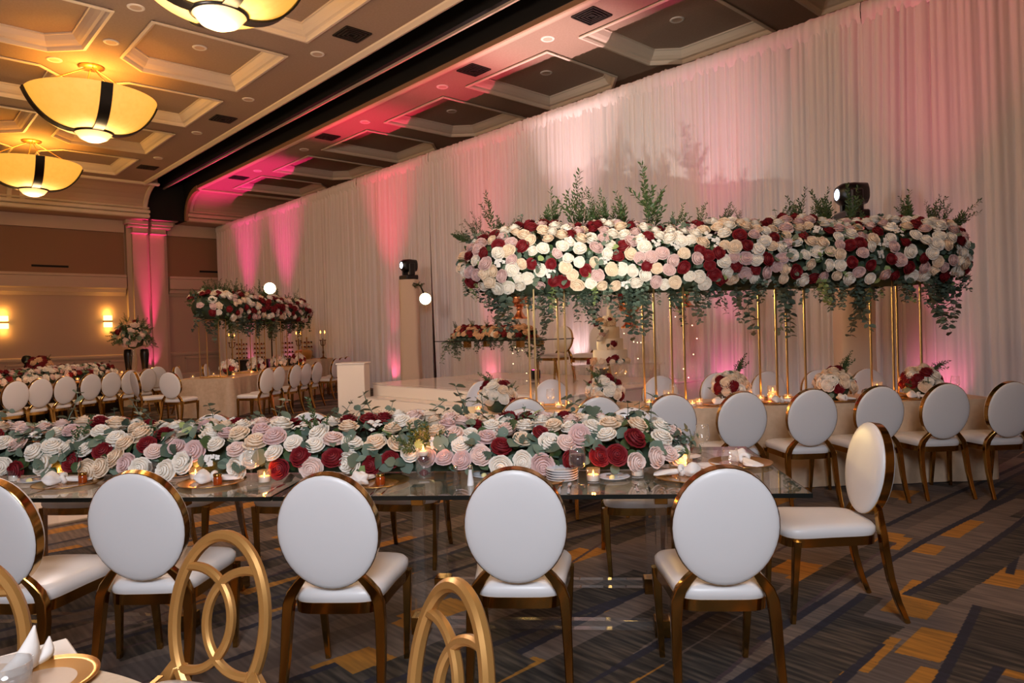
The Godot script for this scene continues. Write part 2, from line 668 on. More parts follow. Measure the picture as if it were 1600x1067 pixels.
# roses set close over a swag along the local x axis of o: half length hl, half width hw, half height hh, from angle a0 to a1 round it; past 300 the rest are joined
func swag(o: Node3D, hl: float, hw: float, hh: float, cy: float, a0: float, a1: float, count: int, size: float, palette: Array, meshes: Array, leaves: int, leaf_size: float, wob := 0.12) -> void:
	var spots: Array[Vector3] = []
	var rest: Array = []
	var tries := 0
	var gap := pow(size * 1.5, 2)
	var single := 0
	while spots.size() < count and tries < count * 40:
		tries += 1
		var s := rng.randf_range(-hl, hl)
		var a := rng.randf_range(a0, a1)
		var e := swag_r(s, hl, hw)
		var w := 1.0 + wob * sin(s * 5.3 + 1.0) * sin(a * 2.0 + s * 2.1)
		var p := Vector3(s, cy + sin(a) * hh * e * w, cos(a) * hw * e * w)
		var sz := size * rng.randf_range(0.85, 1.14)
		var ok := true
		for q in spots:
			if q.distance_squared_to(p) < gap:
				ok = false
				break
		if not ok:
			continue
		spots.append(p)
		var n := Vector3(0.5 * s / hl * absf(s / hl) * (1.6 if absf(s) > hl - hw else 0.4), sin(a) / hh * hw, cos(a)).normalized() + Vector3(rng.randf_range(-0.4, 0.4), rng.randf_range(-0.2, 0.4), rng.randf_range(-0.3, 0.3))
		var xf := upon(p, n, rng.randf() * TAU, sz)
		if meshes[0] == R.rose[0] and rng.randf() < 0.06:
			part("stock_blossom", R.stock, M.white, o, xf)
		elif count > 300 and (a > 1.45 or single >= 300):
			rest.append([xf, pick_rose(palette)])
		else:
			part("rose", meshes[rng.randi() % meshes.size()], pick_rose(palette), o, xf)
			single += 1
	if rest:
		var mm := MultiMesh.new()
		mm.transform_format = MultiMesh.TRANSFORM_3D
		mm.use_colors = true
		mm.mesh = R.rose_far[0]
		mm.instance_count = rest.size()
		for k in rest.size():
			mm.set_instance_transform(k, rest[k][0])
			mm.set_instance_color(k, (rest[k][1] as StandardMaterial3D).albedo_color.srgb_to_linear())
		var mi := MultiMeshInstance3D.new()
		mi.name = "upper_roses"
		mi.multimesh = mm
		mi.material_override = M.rose_any
		mi.set_meta("kind", "stuff")
		o.add_child(mi, true)
	var lm := MultiMesh.new()   # the small filler leaves between the heads
	lm.transform_format = MultiMesh.TRANSFORM_3D
	lm.use_colors = true
	lm.mesh = R.leaf[0]
	lm.instance_count = leaves * 4
	for k in leaves * 4:
		var s := rng.randf_range(-hl, hl)
		var a := rng.randf_range(a0, a1)
		var e := swag_r(s, hl, hw) * 0.9
		var n := Vector3(0, sin(a), cos(a)) + Vector3(rng.randf_range(-0.9, 0.9), rng.randf_range(-0.7, 0.9), rng.randf_range(-0.5, 0.5))
		lm.set_instance_transform(k, upon(Vector3(s, cy + sin(a) * hh * e, cos(a) * hw * e), n, rng.randf() * TAU, leaf_size * rng.randf_range(0.7, 1.15)))
		lm.set_instance_color(k, [M.eucalyptus, M.eucalyptus_dark, M.ruscus][k % 3].albedo_color.srgb_to_linear())
	var li := MultiMeshInstance3D.new()
	li.name = "filler_leaves"
	li.multimesh = lm
	li.material_override = M.leaf_any
	li.set_meta("kind", "stuff")
	o.add_child(li, true)
	for k in leaves:
		var s := rng.randf_range(-hl, hl)
		var a := rng.randf_range(a0, a1)
		var e := swag_r(s, hl, hw)
		var p := Vector3(s, cy + sin(a) * hh * e * 0.98, cos(a) * hw * e * 0.98)
		var n := Vector3(0, sin(a), cos(a)) + Vector3(rng.randf_range(-0.9, 0.9), rng.randf_range(-0.6, 0.9), rng.randf_range(-0.5, 0.5))
		var pick := rng.randf()
		part("leaf", R.leaf[rng.randi() % 3], M.eucalyptus if pick < 0.62 else (M.eucalyptus_dark if pick < 0.85 else M.eucalyptus_light), o, upon(p + n.normalized() * size * 0.3, n, rng.randf() * TAU, leaf_size * rng.randf_range(0.7, 1.2)))

func swag_r(s: float, hl: float, hw: float) -> float:
	var x := maxf(0.0, (absf(s) - (hl - hw)) / hw)
	return sqrt(maxf(0.02, 1.0 - x * x))

func swag_core(o: Node3D, hl: float, hw: float, hh: float, cy: float, flat: bool) -> void:
	var g := Geo.new()
	var rings := []
	for i in 21:
		var s := lerpf(-hl, hl, i / 20.0)
		var e := swag_r(s, hl, hw) * 0.76
		var r := PackedVector3Array()
		for j in 14:
			var t := TAU * j / 14
			var y := sin(t) * hh * e
			r.append(Vector3(s, cy + (maxf(y, -0.0) if flat else y), cos(t) * hw * e * (1.0 if s < 99 else 1.0)))
		r.reverse()
		rings.append(r)
	g.sm = 1
	part("foliage_bed", g.loft(rings, true, true).done(), M.moss, o)

# a round bouquet: roses over a dome of radius r centred at height cy above its foot
func posy(o: Node3D, r: float, cy: float, count: int, size: float, palette: Array, meshes: Array, sprigs: int, low := -0.25) -> void:
	var g := Geo.new()
	g.sm = 1
	g.lathe([Vector2(0.01, cy - r * 0.8), Vector2(r * 0.55, cy - r * 0.6), Vector2(r * 0.8, cy), Vector2(r * 0.6, cy + r * 0.55), Vector2(0.01, cy + r * 0.8)], 12)
	part("foliage_bed", g.done(), M.moss, o)
	for k in count:
		var y := lerpf(1.0, low, (k + 0.5) / count)
		var a := k * 2.39996 + rng.randf_range(-0.2, 0.2)
		var n := Vector3(cos(a) * sqrt(1 - y * y), y, sin(a) * sqrt(1 - y * y))
		part("rose", meshes[rng.randi() % meshes.size()], pick_rose(palette), o, upon(Vector3(0, cy, 0) + n * r * rng.randf_range(0.85, 1.0), n + Vector3(0, 0.15, 0), rng.randf() * TAU, size * rng.randf_range(0.8, 1.15)))
	for k in sprigs:
		var y := rng.randf_range(-0.5, 0.9)
		var a := rng.randf() * TAU
		var n := Vector3(cos(a) * sqrt(1 - y * y), y, sin(a) * sqrt(1 - y * y))
		if k % 3 == 0:
			part("ruscus_sprig", R.ruscus[k % 4], M.ruscus, o, upon(Vector3(0, cy, 0) + n * r * 0.7, n + Vector3(0, 0.4, 0), 0, r * 1.6))
		else:
			part("leaf", R.leaf[k % 3], M.eucalyptus, o, upon(Vector3(0, cy, 0) + n * r * 0.95, n + Vector3(rng.randf(), rng.randf(), rng.randf()) * 0.8, rng.randf() * TAU, r * rng.randf_range(0.35, 0.5)))


# ---------- chairs
func oval(rx: float, ry: float, n := 40) -> Array:
	var a := []
	for j in n:
		var t := TAU * j / n
		a.append(Vector3(cos(t) * rx, sin(t) * ry, 0))
	return a

func seat_ring(y: float, f: float) -> PackedVector3Array:
	var r := PackedVector3Array()
	for j in 36:
		var t := TAU * j / 36
		var c := cos(t)
		var s := sin(t)
		var x := signf(c) * pow(absf(c), 0.42)
		var z := -signf(s) * pow(absf(s), 0.42)
		var hw := 0.19 + 0.045 * (z + 1.0) / 2.0 - 0.018 * (1.0 - z * z)
		r.append(Vector3(x * hw * f, y, 0.025 + z * 0.235 * f + (0.02 * (1 - x * x) if z > 0 else 0.0)))
	return r

func seat_parts(o: Node3D, pad: Material, frame: Material) -> void:
	var g := Geo.new()
	g.sm = 1
	g.loft([seat_ring(0.43, 0.99), seat_ring(0.445, 1.02), seat_ring(0.468, 1.02), seat_ring(0.484, 0.96), seat_ring(0.493, 0.82), seat_ring(0.499, 0.5), seat_ring(0.501, 0.15)], true, true)
	part("seat", g.done(), pad, o)
	var f := Geo.new()
	f.sm = 1
	f.loft([seat_ring(0.385, 1.0), seat_ring(0.43, 1.0)], true, true)
	part("seat_frame", f.done(), frame, o)

func legs(o: Node3D, frame: Material, top: float) -> void:
	for s: float in [-1.0, 1.0]:
		var g := Geo.new()
		g.bar([Vector3(0.185 * s, 0, 0.235), Vector3(0.197 * s, 0.22, 0.225), Vector3(0.205 * s, 0.42, 0.215)], Vector3.RIGHT, [0.024, 0.032, 0.042], [0.024, 0.03, 0.038])
		part("leg", g.done(), frame, o)
	for s: float in [-1.0, 1.0]:
		var g := Geo.new()
		g.bar([Vector3(0.2 * s, 0, -0.32), Vector3(0.197 * s, 0.1, -0.28), Vector3(0.194 * s, 0.22, -0.245), Vector3(0.19 * s, 0.36, -0.222), Vector3(0.184 * s, 0.43, -0.216), Vector3(0.168 * s, 0.475, -0.216), Vector3(0.14 * s, 0.515, -0.222), Vector3(0.115 * s, top, -0.23)], Vector3.RIGHT, [0.026, 0.03, 0.036, 0.042, 0.044, 0.042, 0.036, 0.03], [0.026, 0.03, 0.034, 0.036, 0.036, 0.034, 0.032, 0.03])
		part("leg", g.done(), frame, o)

func make_oval_chair(label: String, group: String) -> Node3D:   # sitter looks along +z
	var o := thing("oval_back_chair", label, "chair", Vector3.ZERO, 0, group)
	seat_parts(o, M.vinyl, M.gold)
	legs(o, M.gold, 0.545)
	var back := Transform3D(Basis(Vector3.RIGHT, -0.15), Vector3(0, 0.732, -0.245))
	var f := Geo.new()
	f.bar(oval(0.197, 0.232, 48), Vector3(0, 0, 1), [0.044], [0.014], 0.002, true)
	part("back_frame", f.done(), M.gold, o, back)
	for side in 2:
		var g := Geo.new()
		g.sm = 1
		var rings := []
		for q: Vector2 in [Vector2(0.97, 0.012), Vector2(1.0, 0.018), Vector2(1.01, 0.026), Vector2(0.985, 0.034), Vector2(0.93, 0.04), Vector2(0.8, 0.047), Vector2(0.5, 0.053), Vector2(0.15, 0.055)]:
			var r := PackedVector3Array()
			for p: Vector3 in oval(0.2 * q.x, 0.235 * q.x, 40):
				r.append(p + Vector3(0, 0, q.y * (1.0 if side == 0 else 0.8)))
			rings.append(r)
		g.loft(rings, false, true)
		part("backrest", g.done(), M.vinyl, o, back * Transform3D(Basis(Vector3.UP, PI * side), Vector3.ZERO))
	return o

func make_ring_chair(label: String, group: String) -> Node3D:
	var o := thing("ring_back_chair", label, "chair", Vector3.ZERO, 0, group)
	seat_parts(o, M.vinyl, M.gold_paint)
	legs(o, M.gold_paint, 0.5)
	var back := Transform3D(Basis(Vector3.RIGHT, -0.16), Vector3(0, 0.652, -0.25))
	var f := Geo.new()
	f.bar(oval(0.165, 0.25, 56), Vector3(0, 0, 1), [0.034], [0.034], 0.009, true)
	part("back_frame", f.done(), M.gold_paint, o, back)
	for s: float in [-1.0, 1.0]:
		var pts := []
		for k in 33:
			var t := lerpf(deg_to_rad(101.0), deg_to_rad(-101.0), k / 32.0)
			pts.append(Vector3((-0.1 + 0.145 * cos(t)) * s, 0.152 * sin(t), 0))
		var g := Geo.new()
		g.bar(pts, Vector3(0, 0, 1), [0.028], [0.026], 0.007)
		part("inner_ring", g.done(), M.gold_paint, o, back)
	return o


# ---------- table ware (made once, then copied)
func candle(at: Vector3, label: String, group: String, h := 0.07, rad := 0.033, e := 0.012) -> void:
	var o: Node3D
	var key := "candle%d" % int(h * 1000)
	if R.has(key):
		o = dup(R[key], at, rng.randf() * TAU, label, group)
	else:
		o = thing("votive_candle", label, "candle", at, 0, group)
		R[key] = o
		var g := Geo.new()
		g.sm = 1
		g.lathe([Vector2(0.001, 0.001), Vector2(rad * 0.92, 0.001), Vector2(rad, 0.008), Vector2(rad * 1.02, h), Vector2(rad * 0.97, h), Vector2(rad * 0.93, 0.012), Vector2(0.001, 0.01)], 20)
		part("glass_cup", g.done(), M.glass, o)
		var w := Geo.new()
		w.sm = 1
		w.lathe([Vector2(rad * 0.9, 0.012), Vector2(rad * 0.9, h * 0.55), Vector2(rad * 0.8, h * 0.58), Vector2(0.004, h * 0.55)], 16, Vector3.ZERO, true, true)
		var wx := part("wax", w.done(), M.wax, o)
		var f := Geo.new()
		f.sm = 1
		f.lathe([Vector2(0.001, h * 0.57), Vector2(0.0045, h * 0.64), Vector2(0.0048, h * 0.7), Vector2(0.002, h * 0.82), Vector2(0.0004, h * 0.9)], 8)
		part("flame", f.done(), M.flame, wx)
	if e > 0.0:
		omni(at + Vector3(0, h * 0.8, 0), Color(1.0, 0.58, 0.22), e, 0.006)

func lathe_thing(key: String, called: String, partname: String, prof: Array, m: Material, at: Vector3, label: String, cat: String, group := "", turn := 0.0, seg := 24) -> Node3D:
	if R.has(key):
		return dup(R[key], at, turn, label, group)
	var o := thing(called, label, cat, at, turn, group)
	R[key] = o
	var g := Geo.new()
	g.sm = 1
	g.lathe(prof, seg)
	part(partname, g.done(), m, o)
	return o

func goblet(at: Vector3, label: String, fill: Material = null) -> void:
	var o := lathe_thing("goblet", "water_goblet", "glass_bowl", [Vector2(0.027, 0.085), Vector2(0.038, 0.1), Vector2(0.041, 0.125), Vector2(0.037, 0.165), Vector2(0.034, 0.185), Vector2(0.032, 0.185), Vector2(0.036, 0.16), Vector2(0.039, 0.125), Vector2(0.035, 0.102), Vector2(0.001, 0.09)], M.glass, at, label, "glass", "stemmed glasses")
	if o.get_child_count() == 1:
		var g := Geo.new()
		g.sm = 1
		g.lathe([Vector2(0.035, 0.0), Vector2(0.034, 0.004), Vector2(0.008, 0.008), Vector2(0.0045, 0.02), Vector2(0.0045, 0.07), Vector2(0.012, 0.082), Vector2(0.027, 0.085)], 20)
		part("stem", g.done(), M.glass, o)
	if fill:
		var g := Geo.new()
		g.sm = 1
		g.lathe([Vector2(0.002, 0.091), Vector2(0.033, 0.103), Vector2(0.037, 0.12), Vector2(0.036, 0.15), Vector2(0.002, 0.15)], 16)
		part("drink", g.done(), fill, o)

func tumbler(at: Vector3, label: String, m: Material) -> void:
	var o := lathe_thing("tumbler%d" % m.get_instance_id(), "tumbler_glass", "glass_wall", [Vector2(0.001, 0.002), Vector2(0.03, 0.002), Vector2(0.042, 0.02), Vector2(0.044, 0.05), Vector2(0.037, 0.105), Vector2(0.035, 0.105), Vector2(0.041, 0.05), Vector2(0.038, 0.022), Vector2(0.001, 0.014)], m, at, label, "glass")
	if o.get_child_count() == 1 and m == M.glass:
		var g := Geo.new()
		g.sm = 1
		g.lathe([Vector2(0.044, 0.05), Vector2(0.045, 0.053), Vector2(0.0435, 0.056)], 24)
		part("waist_line", g.done(), M.glass, o)

func charger(at: Vector3, label: String) -> void:
	if R.has("charger"):
		dup(R.charger, at, rng.randf() * TAU, label, "gold rimmed charger plates")
		return
	var o := thing("charger_plate", label, "plate", at, 0, "gold rimmed charger plates")
	R.charger = o
	var g := Geo.new()
	g.sm = 1
	g.lathe([Vector2(0.11, 0.004), Vector2(0.155, 0.012), Vector2(0.165, 0.016), Vector2(0.165, 0.012), Vector2(0.11, 0.0)], 40)
	part("rim", g.done(), M.gold_soft, o)
	var c := Geo.new()
	c.sm = 1
	c.lathe([Vector2(0.11, 0.0), Vector2(0.001, 0.0)], 32, Vector3(0, 0.001, 0))
	c.lathe([Vector2(0.11, 0.004), Vector2(0.05, 0.005), Vector2(0.001, 0.005)], 32)
	part("well", c.done(), M.amber, o)

func plate(at: Vector3, label: String, n := 1, extra := 0) -> void:
	for k in n:
		var y := at + Vector3(0, k * 0.012, 0)
		var l := label if n == 1 else "white china plate, %s from the bottom of the stack beside the stemmed glass" % nth(k)
		var o := lathe_thing("plate", "side_plate", "dish", [Vector2(0.001, 0.0), Vector2(0.055, 0.0), Vector2(0.078, 0.012), Vector2(0.08, 0.014), Vector2(0.077, 0.015), Vector2(0.056, 0.005), Vector2(0.001, 0.004)], M.china, y, l, "plate", "white side plates", 0, 32)
		if o.get_child_count() > 1 and extra == 0:
			pass
	if extra > 0:
		var g := Geo.new()
		g.sm = 1
		g.lathe([Vector2(0.013, 0), Vector2(0.017, 0.006), Vector2(0.012, 0.017), Vector2(0.003, 0.02)], 10, Vector3.ZERO, true, true, 0.8)
		solo("butter_rosette", g.done(), M.butter, "pat of yellow butter on " + label, "butter", at + Vector3(-0.025, 0.005, 0.01))
		var k := Geo.new()
		k.bar([Vector3(-0.02, 0.016, -0.03), Vector3(0.03, 0.017, 0.005), Vector3(0.085, 0.02, 0.045)], Vector3.UP, [0.003, 0.004, 0.004], [0.018, 0.01, 0.009], 0.001)
		solo("butter_knife", k.done(), M.silver, "butter knife laid across " + label, "knife", at)

func napkin(at: Vector3, turn: float, label: String) -> void:
	if R.has("napkin"):
		dup(R.napkin, at, turn, label, "knotted white napkins")
		return
	var o := thing("knotted_napkin", label, "napkin", at, turn, "knotted white napkins")
	R.napkin = o
	for side in 2:   # the puffed upper end and the flat tail, gathered at the knot
		var ws: Array = [[0.012, 0.03, 0.046, 0.054, 0.05, 0.036, 0.012], [0.012, 0.02, 0.03, 0.038, 0.044, 0.046, 0.03]][side]
		var hs: Array = [[0.012, 0.024, 0.034, 0.038, 0.034, 0.024, 0.006], [0.012, 0.014, 0.014, 0.013, 0.012, 0.01, 0.005]][side]
		var rings := []
		for i in 7:
			var t := i / 6.0
			var r := PackedVector3Array()
			for j in 24:
				var a := TAU * j / 24
				var f := 1.0 + (0.2 if side == 0 else 0.1) * sin(a * 5.0 + t * 3.0) * minf(1.0, t * 2.0)
				var y := maxf(0.001, 0.02 + (0.012 * t if side == 0 else -0.012 * t) + sin(a) * float(hs[i]) * f)
				r.append(Vector3(cos(a) * float(ws[i]) * f + 0.025 * t * t * (1 if side else -1), y, (-0.01 - t * 0.085) if side == 0 else (0.01 + t * 0.12)))
			if side == 1:
				r.reverse()
			rings.append(r)
		var g := Geo.new()
		g.sm = 1
		g.loft(rings, true, true)
		part("fan" if side == 0 else "tail", g.done(), M.linen, o)
	var k := Geo.new()
	k.sm = 1
	var loop := []
	for j in 13:
		var a := TAU * j / 12
		loop.append(Vector3(cos(a) * 0.021, 0.026 + sin(a) * 0.02, sin(a * 2.0) * 0.006))
	k.tube(loop, [0.012], 8)
	part("knot", k.done(), M.linen, o)

func honey_jar(at: Vector3, label: String) -> void:
	if R.has("honey"):
		dup(R.honey, at, rng.randf(), label, "small honey jar favours")
		return
	var o := thing("honey_jar", label, "jar", at, 0.3, "small honey jar favours")
	R.honey = o
	var g := Geo.new()
	g.lathe([Vector2(0.021, 0.0), Vector2(0.023, 0.004), Vector2(0.023, 0.036), Vector2(0.019, 0.042)], 6, Vector3.ZERO, true, true)
	var jb := part("jar_body", g.done(), M.honey, o)
	var l := Geo.new()
	l.sm = 1
	l.lathe([Vector2(0.0205, 0.042), Vector2(0.0215, 0.044), Vector2(0.0215, 0.053), Vector2(0.019, 0.055)], 20, Vector3.ZERO, true, true)
	part("lid", l.done(), M.gold, jb)

func shaker(at: Vector3, label: String, salt: bool) -> void:
	var o := thing("table_shaker", label, "shaker", at, 0, "salt and pepper shakers")
	var g := Geo.new()
	g.lathe([Vector2(0.017, 0.0), Vector2(0.016, 0.02), Vector2(0.0085, 0.07), Vector2(0.0085, 0.078)], 8, Vector3.ZERO, true, true)
	part("glass_body", g.done(), M.china if salt else M.smoke, o)
	var c := Geo.new()
	c.sm = 1
	c.lathe([Vector2(0.009, 0.077), Vector2(0.0105, 0.08), Vector2(0.0105, 0.09), Vector2(0.007, 0.096), Vector2(0.001, 0.098)], 14)
	part("cap", c.done(), M.silver, o)

func cutlery(at: Vector3, turn: float, fork: bool, label: String, m: Material) -> void:
	var key := "fork" if fork else "knife"
	key += str(m.get_instance_id())
	if R.has(key):
		dup(R[key], at, turn, label)
		return
	var o := thing("table_fork" if fork else "table_knife", label, "fork" if fork else "knife", at, turn)
	R[key] = o
	var h := Geo.new()
	h.bar([Vector3(0, 0.004, 0.1), Vector3(0, 0.004, 0.04), Vector3(0, 0.006, 0.0), Vector3(0, 0.01, -0.02)], Vector3.UP, [0.004], [0.014, 0.012, 0.006, 0.008], 0.001)
	part("handle", h.done(), m, o)
	if fork:
		var b := Geo.new()
		b.bar([Vector3(0, 0.01, -0.02), Vector3(0, 0.008, -0.05)], Vector3.UP, [0.003], [0.012, 0.024], 0.001)
		for k in 4:
			b.bar([Vector3(-0.0102 + k * 0.0068, 0.008, -0.05), Vector3(-0.0102 + k * 0.0068, 0.006, -0.075), Vector3(-0.0096 + k * 0.0064, 0.012, -0.098)], Vector3.UP, [0.002], [0.0036, 0.0032, 0.002], 0.0005)
		part("tines", b.done(), m, o)
	else:
		var b := Geo.new()
		b.bar([Vector3(0, 0.008, -0.015), Vector3(0.002, 0.006, -0.06), Vector3(0.004, 0.006, -0.1), Vector3(0.007, 0.006, -0.118)], Vector3.UP, [0.002], [0.012, 0.018, 0.016, 0.004], 0.0005)
		part("blade", b.done(), m, o)

# ---------- the room
func inset(poly: Array, d: float) -> Array:   # convex, counter-clockwise in (x, z)
	var out := []
	var n := poly.size()
	for i in n:
		var a: Vector2 = poly[(i - 1 + n) % n]
		var b: Vector2 = poly[i]
		var c: Vector2 = poly[(i + 1) % n]
		var n1 := (b - a).normalized().orthogonal()
		var n2 := (c - b).normalized().orthogonal()
		var m := (n1 + n2).normalized()
		out.append(b + m * d / maxf(0.3, m.dot(n1)))
	return out

func coffer(o: Node3D, x0: float, x1: float, z0: float, z1: float, corner: int) -> void:   # corner: -1 none, else which one is cut (0 x0z0, 1 x1z0, 2 x1z1, 3 x0z1); z0 is the far side
	var c := 0.5
	var pts := [Vector2(x0, z0), Vector2(x1, z0), Vector2(x1, z1), Vector2(x0, z1)]
	var poly := []
	for k in 4:
		if k == corner:
			var p: Vector2 = pts[k]
			poly.append(p + (pts[(k + 3) % 4] as Vector2 - p).normalized() * c)
			poly.append(p + (pts[(k + 1) % 4] as Vector2 - p).normalized() * c)
		else:
			poly.append(pts[k])
	var steps := [Vector2(-0.02, -0.02), Vector2(-0.02, -0.04), Vector2(0.03, -0.045), Vector2(0.05, -0.01), Vector2(0.055, 0.03), Vector2(0.1, 0.05), Vector2(0.15, 0.1), Vector2(0.2, 0.18), Vector2(0.22, 0.185), Vector2(0.22, 0.22)]
	# sign of the inset: test with the middle
	var g := Geo.new()
	var mid := Vector2((x0 + x1) / 2, (z0 + z1) / 2)
	var sgn := 1.0
	if (inset(poly, 0.1)[0] as Vector2).distance_to(mid) > (poly[0] as Vector2).distance_to(mid):
		sgn = -1.0
	var rings := []
	for s: Vector2 in steps:
		var r := PackedVector3Array()
		for p: Vector2 in inset(poly, s.x * sgn):
			r.append(Vector3(p.x, HC + s.y, p.y))
		rings.append(r)
	g.sm = -1
	part("coffer_moulding", g.loft(rings).done(), M.trim, o)
	var f := Geo.new()
	f.sm = -1
	var q := inset(poly, 0.215 * sgn)
	for k in range(1, q.size() - 1):
		var a := Vector3(q[0].x, HC + 0.215, q[0].y)
		var b := Vector3(q[k].x, HC + 0.215, q[k].y)
		var d := Vector3(q[k + 1].x, HC + 0.215, q[k + 1].y)
		f.tri(a, b, d)
		f.tri(a + Vector3(0, 0.05, 0), d + Vector3(0, 0.05, 0), b + Vector3(0, 0.05, 0))
	part("coffer_panel", f.done(), M.coffer, o)
	# the flat ceiling round it is laid by ceiling_cell()

func slab(g: Geo, x0: float, x1: float, z0: float, z1: float, y0: float, y1: float) -> void:
	g.box(Vector3((x0 + x1) / 2, (y0 + y1) / 2, (z0 + z1) / 2), Vector3(x1 - x0, y1 - y0, z1 - z0))

func ceiling_bay(o: Node3D, xa: float, xb: float, x0: float, x1: float, cut_right: bool, cut: bool) -> void:
	var g := Geo.new()
	var zfar := -26.4
	for k in range(-5, 5):
		var z0 := -12.05 - 3.35 * k
		var z1 := z0 + 2.5
		var corner := -1
		if cut:
			var near_cut := k % 2 == 0
			corner = ((2 if near_cut else 1) if cut_right else (3 if near_cut else 0))
		coffer(o, x0, x1, z0, z1, corner)
		slab(g, x0, x1, z0 - 0.85, z0, HC, HC + 0.3)
		if corner >= 0:
			var cx := x1 if cut_right else x0
			var cz := z1 if k % 2 == 0 else z0
			var dx := -0.5 if cut_right else 0.5
			var dz := -0.5 if k % 2 == 0 else 0.5
			var a := Vector3(cx, HC, cz)
			var b := Vector3(cx + dx, HC, cz)
			var d := Vector3(cx, HC, cz + dz)
			g.sm = -1
			var up := Vector3(0, 0.2, 0)
			if (b - a).cross(d - a).y < 0.0:
				g.tri(a, b, d)
				g.tri(a + up, d + up, b + up)
			else:
				g.tri(a, d, b)
				g.tri(a + up, b + up, d + up)
	slab(g, xa, x0, zfar, 8.0, HC, HC + 0.3)
	slab(g, x1, xb, zfar, 8.0, HC, HC + 0.3)
	slab(g, x0, x1, -12.05 + 16.75 + 2.5, 8.0, HC, HC + 0.3)
	struct("ceiling_field", g.done(), M.ceiling, o)

func moulding(prof: Array, a: Vector3, b: Vector3, out: Vector3) -> ArrayMesh:   # a profile (out, up) drawn from a to b
	var g := Geo.new()
	g.sm = -1
	var r0 := PackedVector3Array()
	var r1 := PackedVector3Array()
	for p: Vector2 in prof:
		r0.append(a + out * p.x + Vector3.UP * p.y)
		r1.append(b + out * p.x + Vector3.UP * p.y)
	g.loft([r0, r1], true, true)
	return g.done()

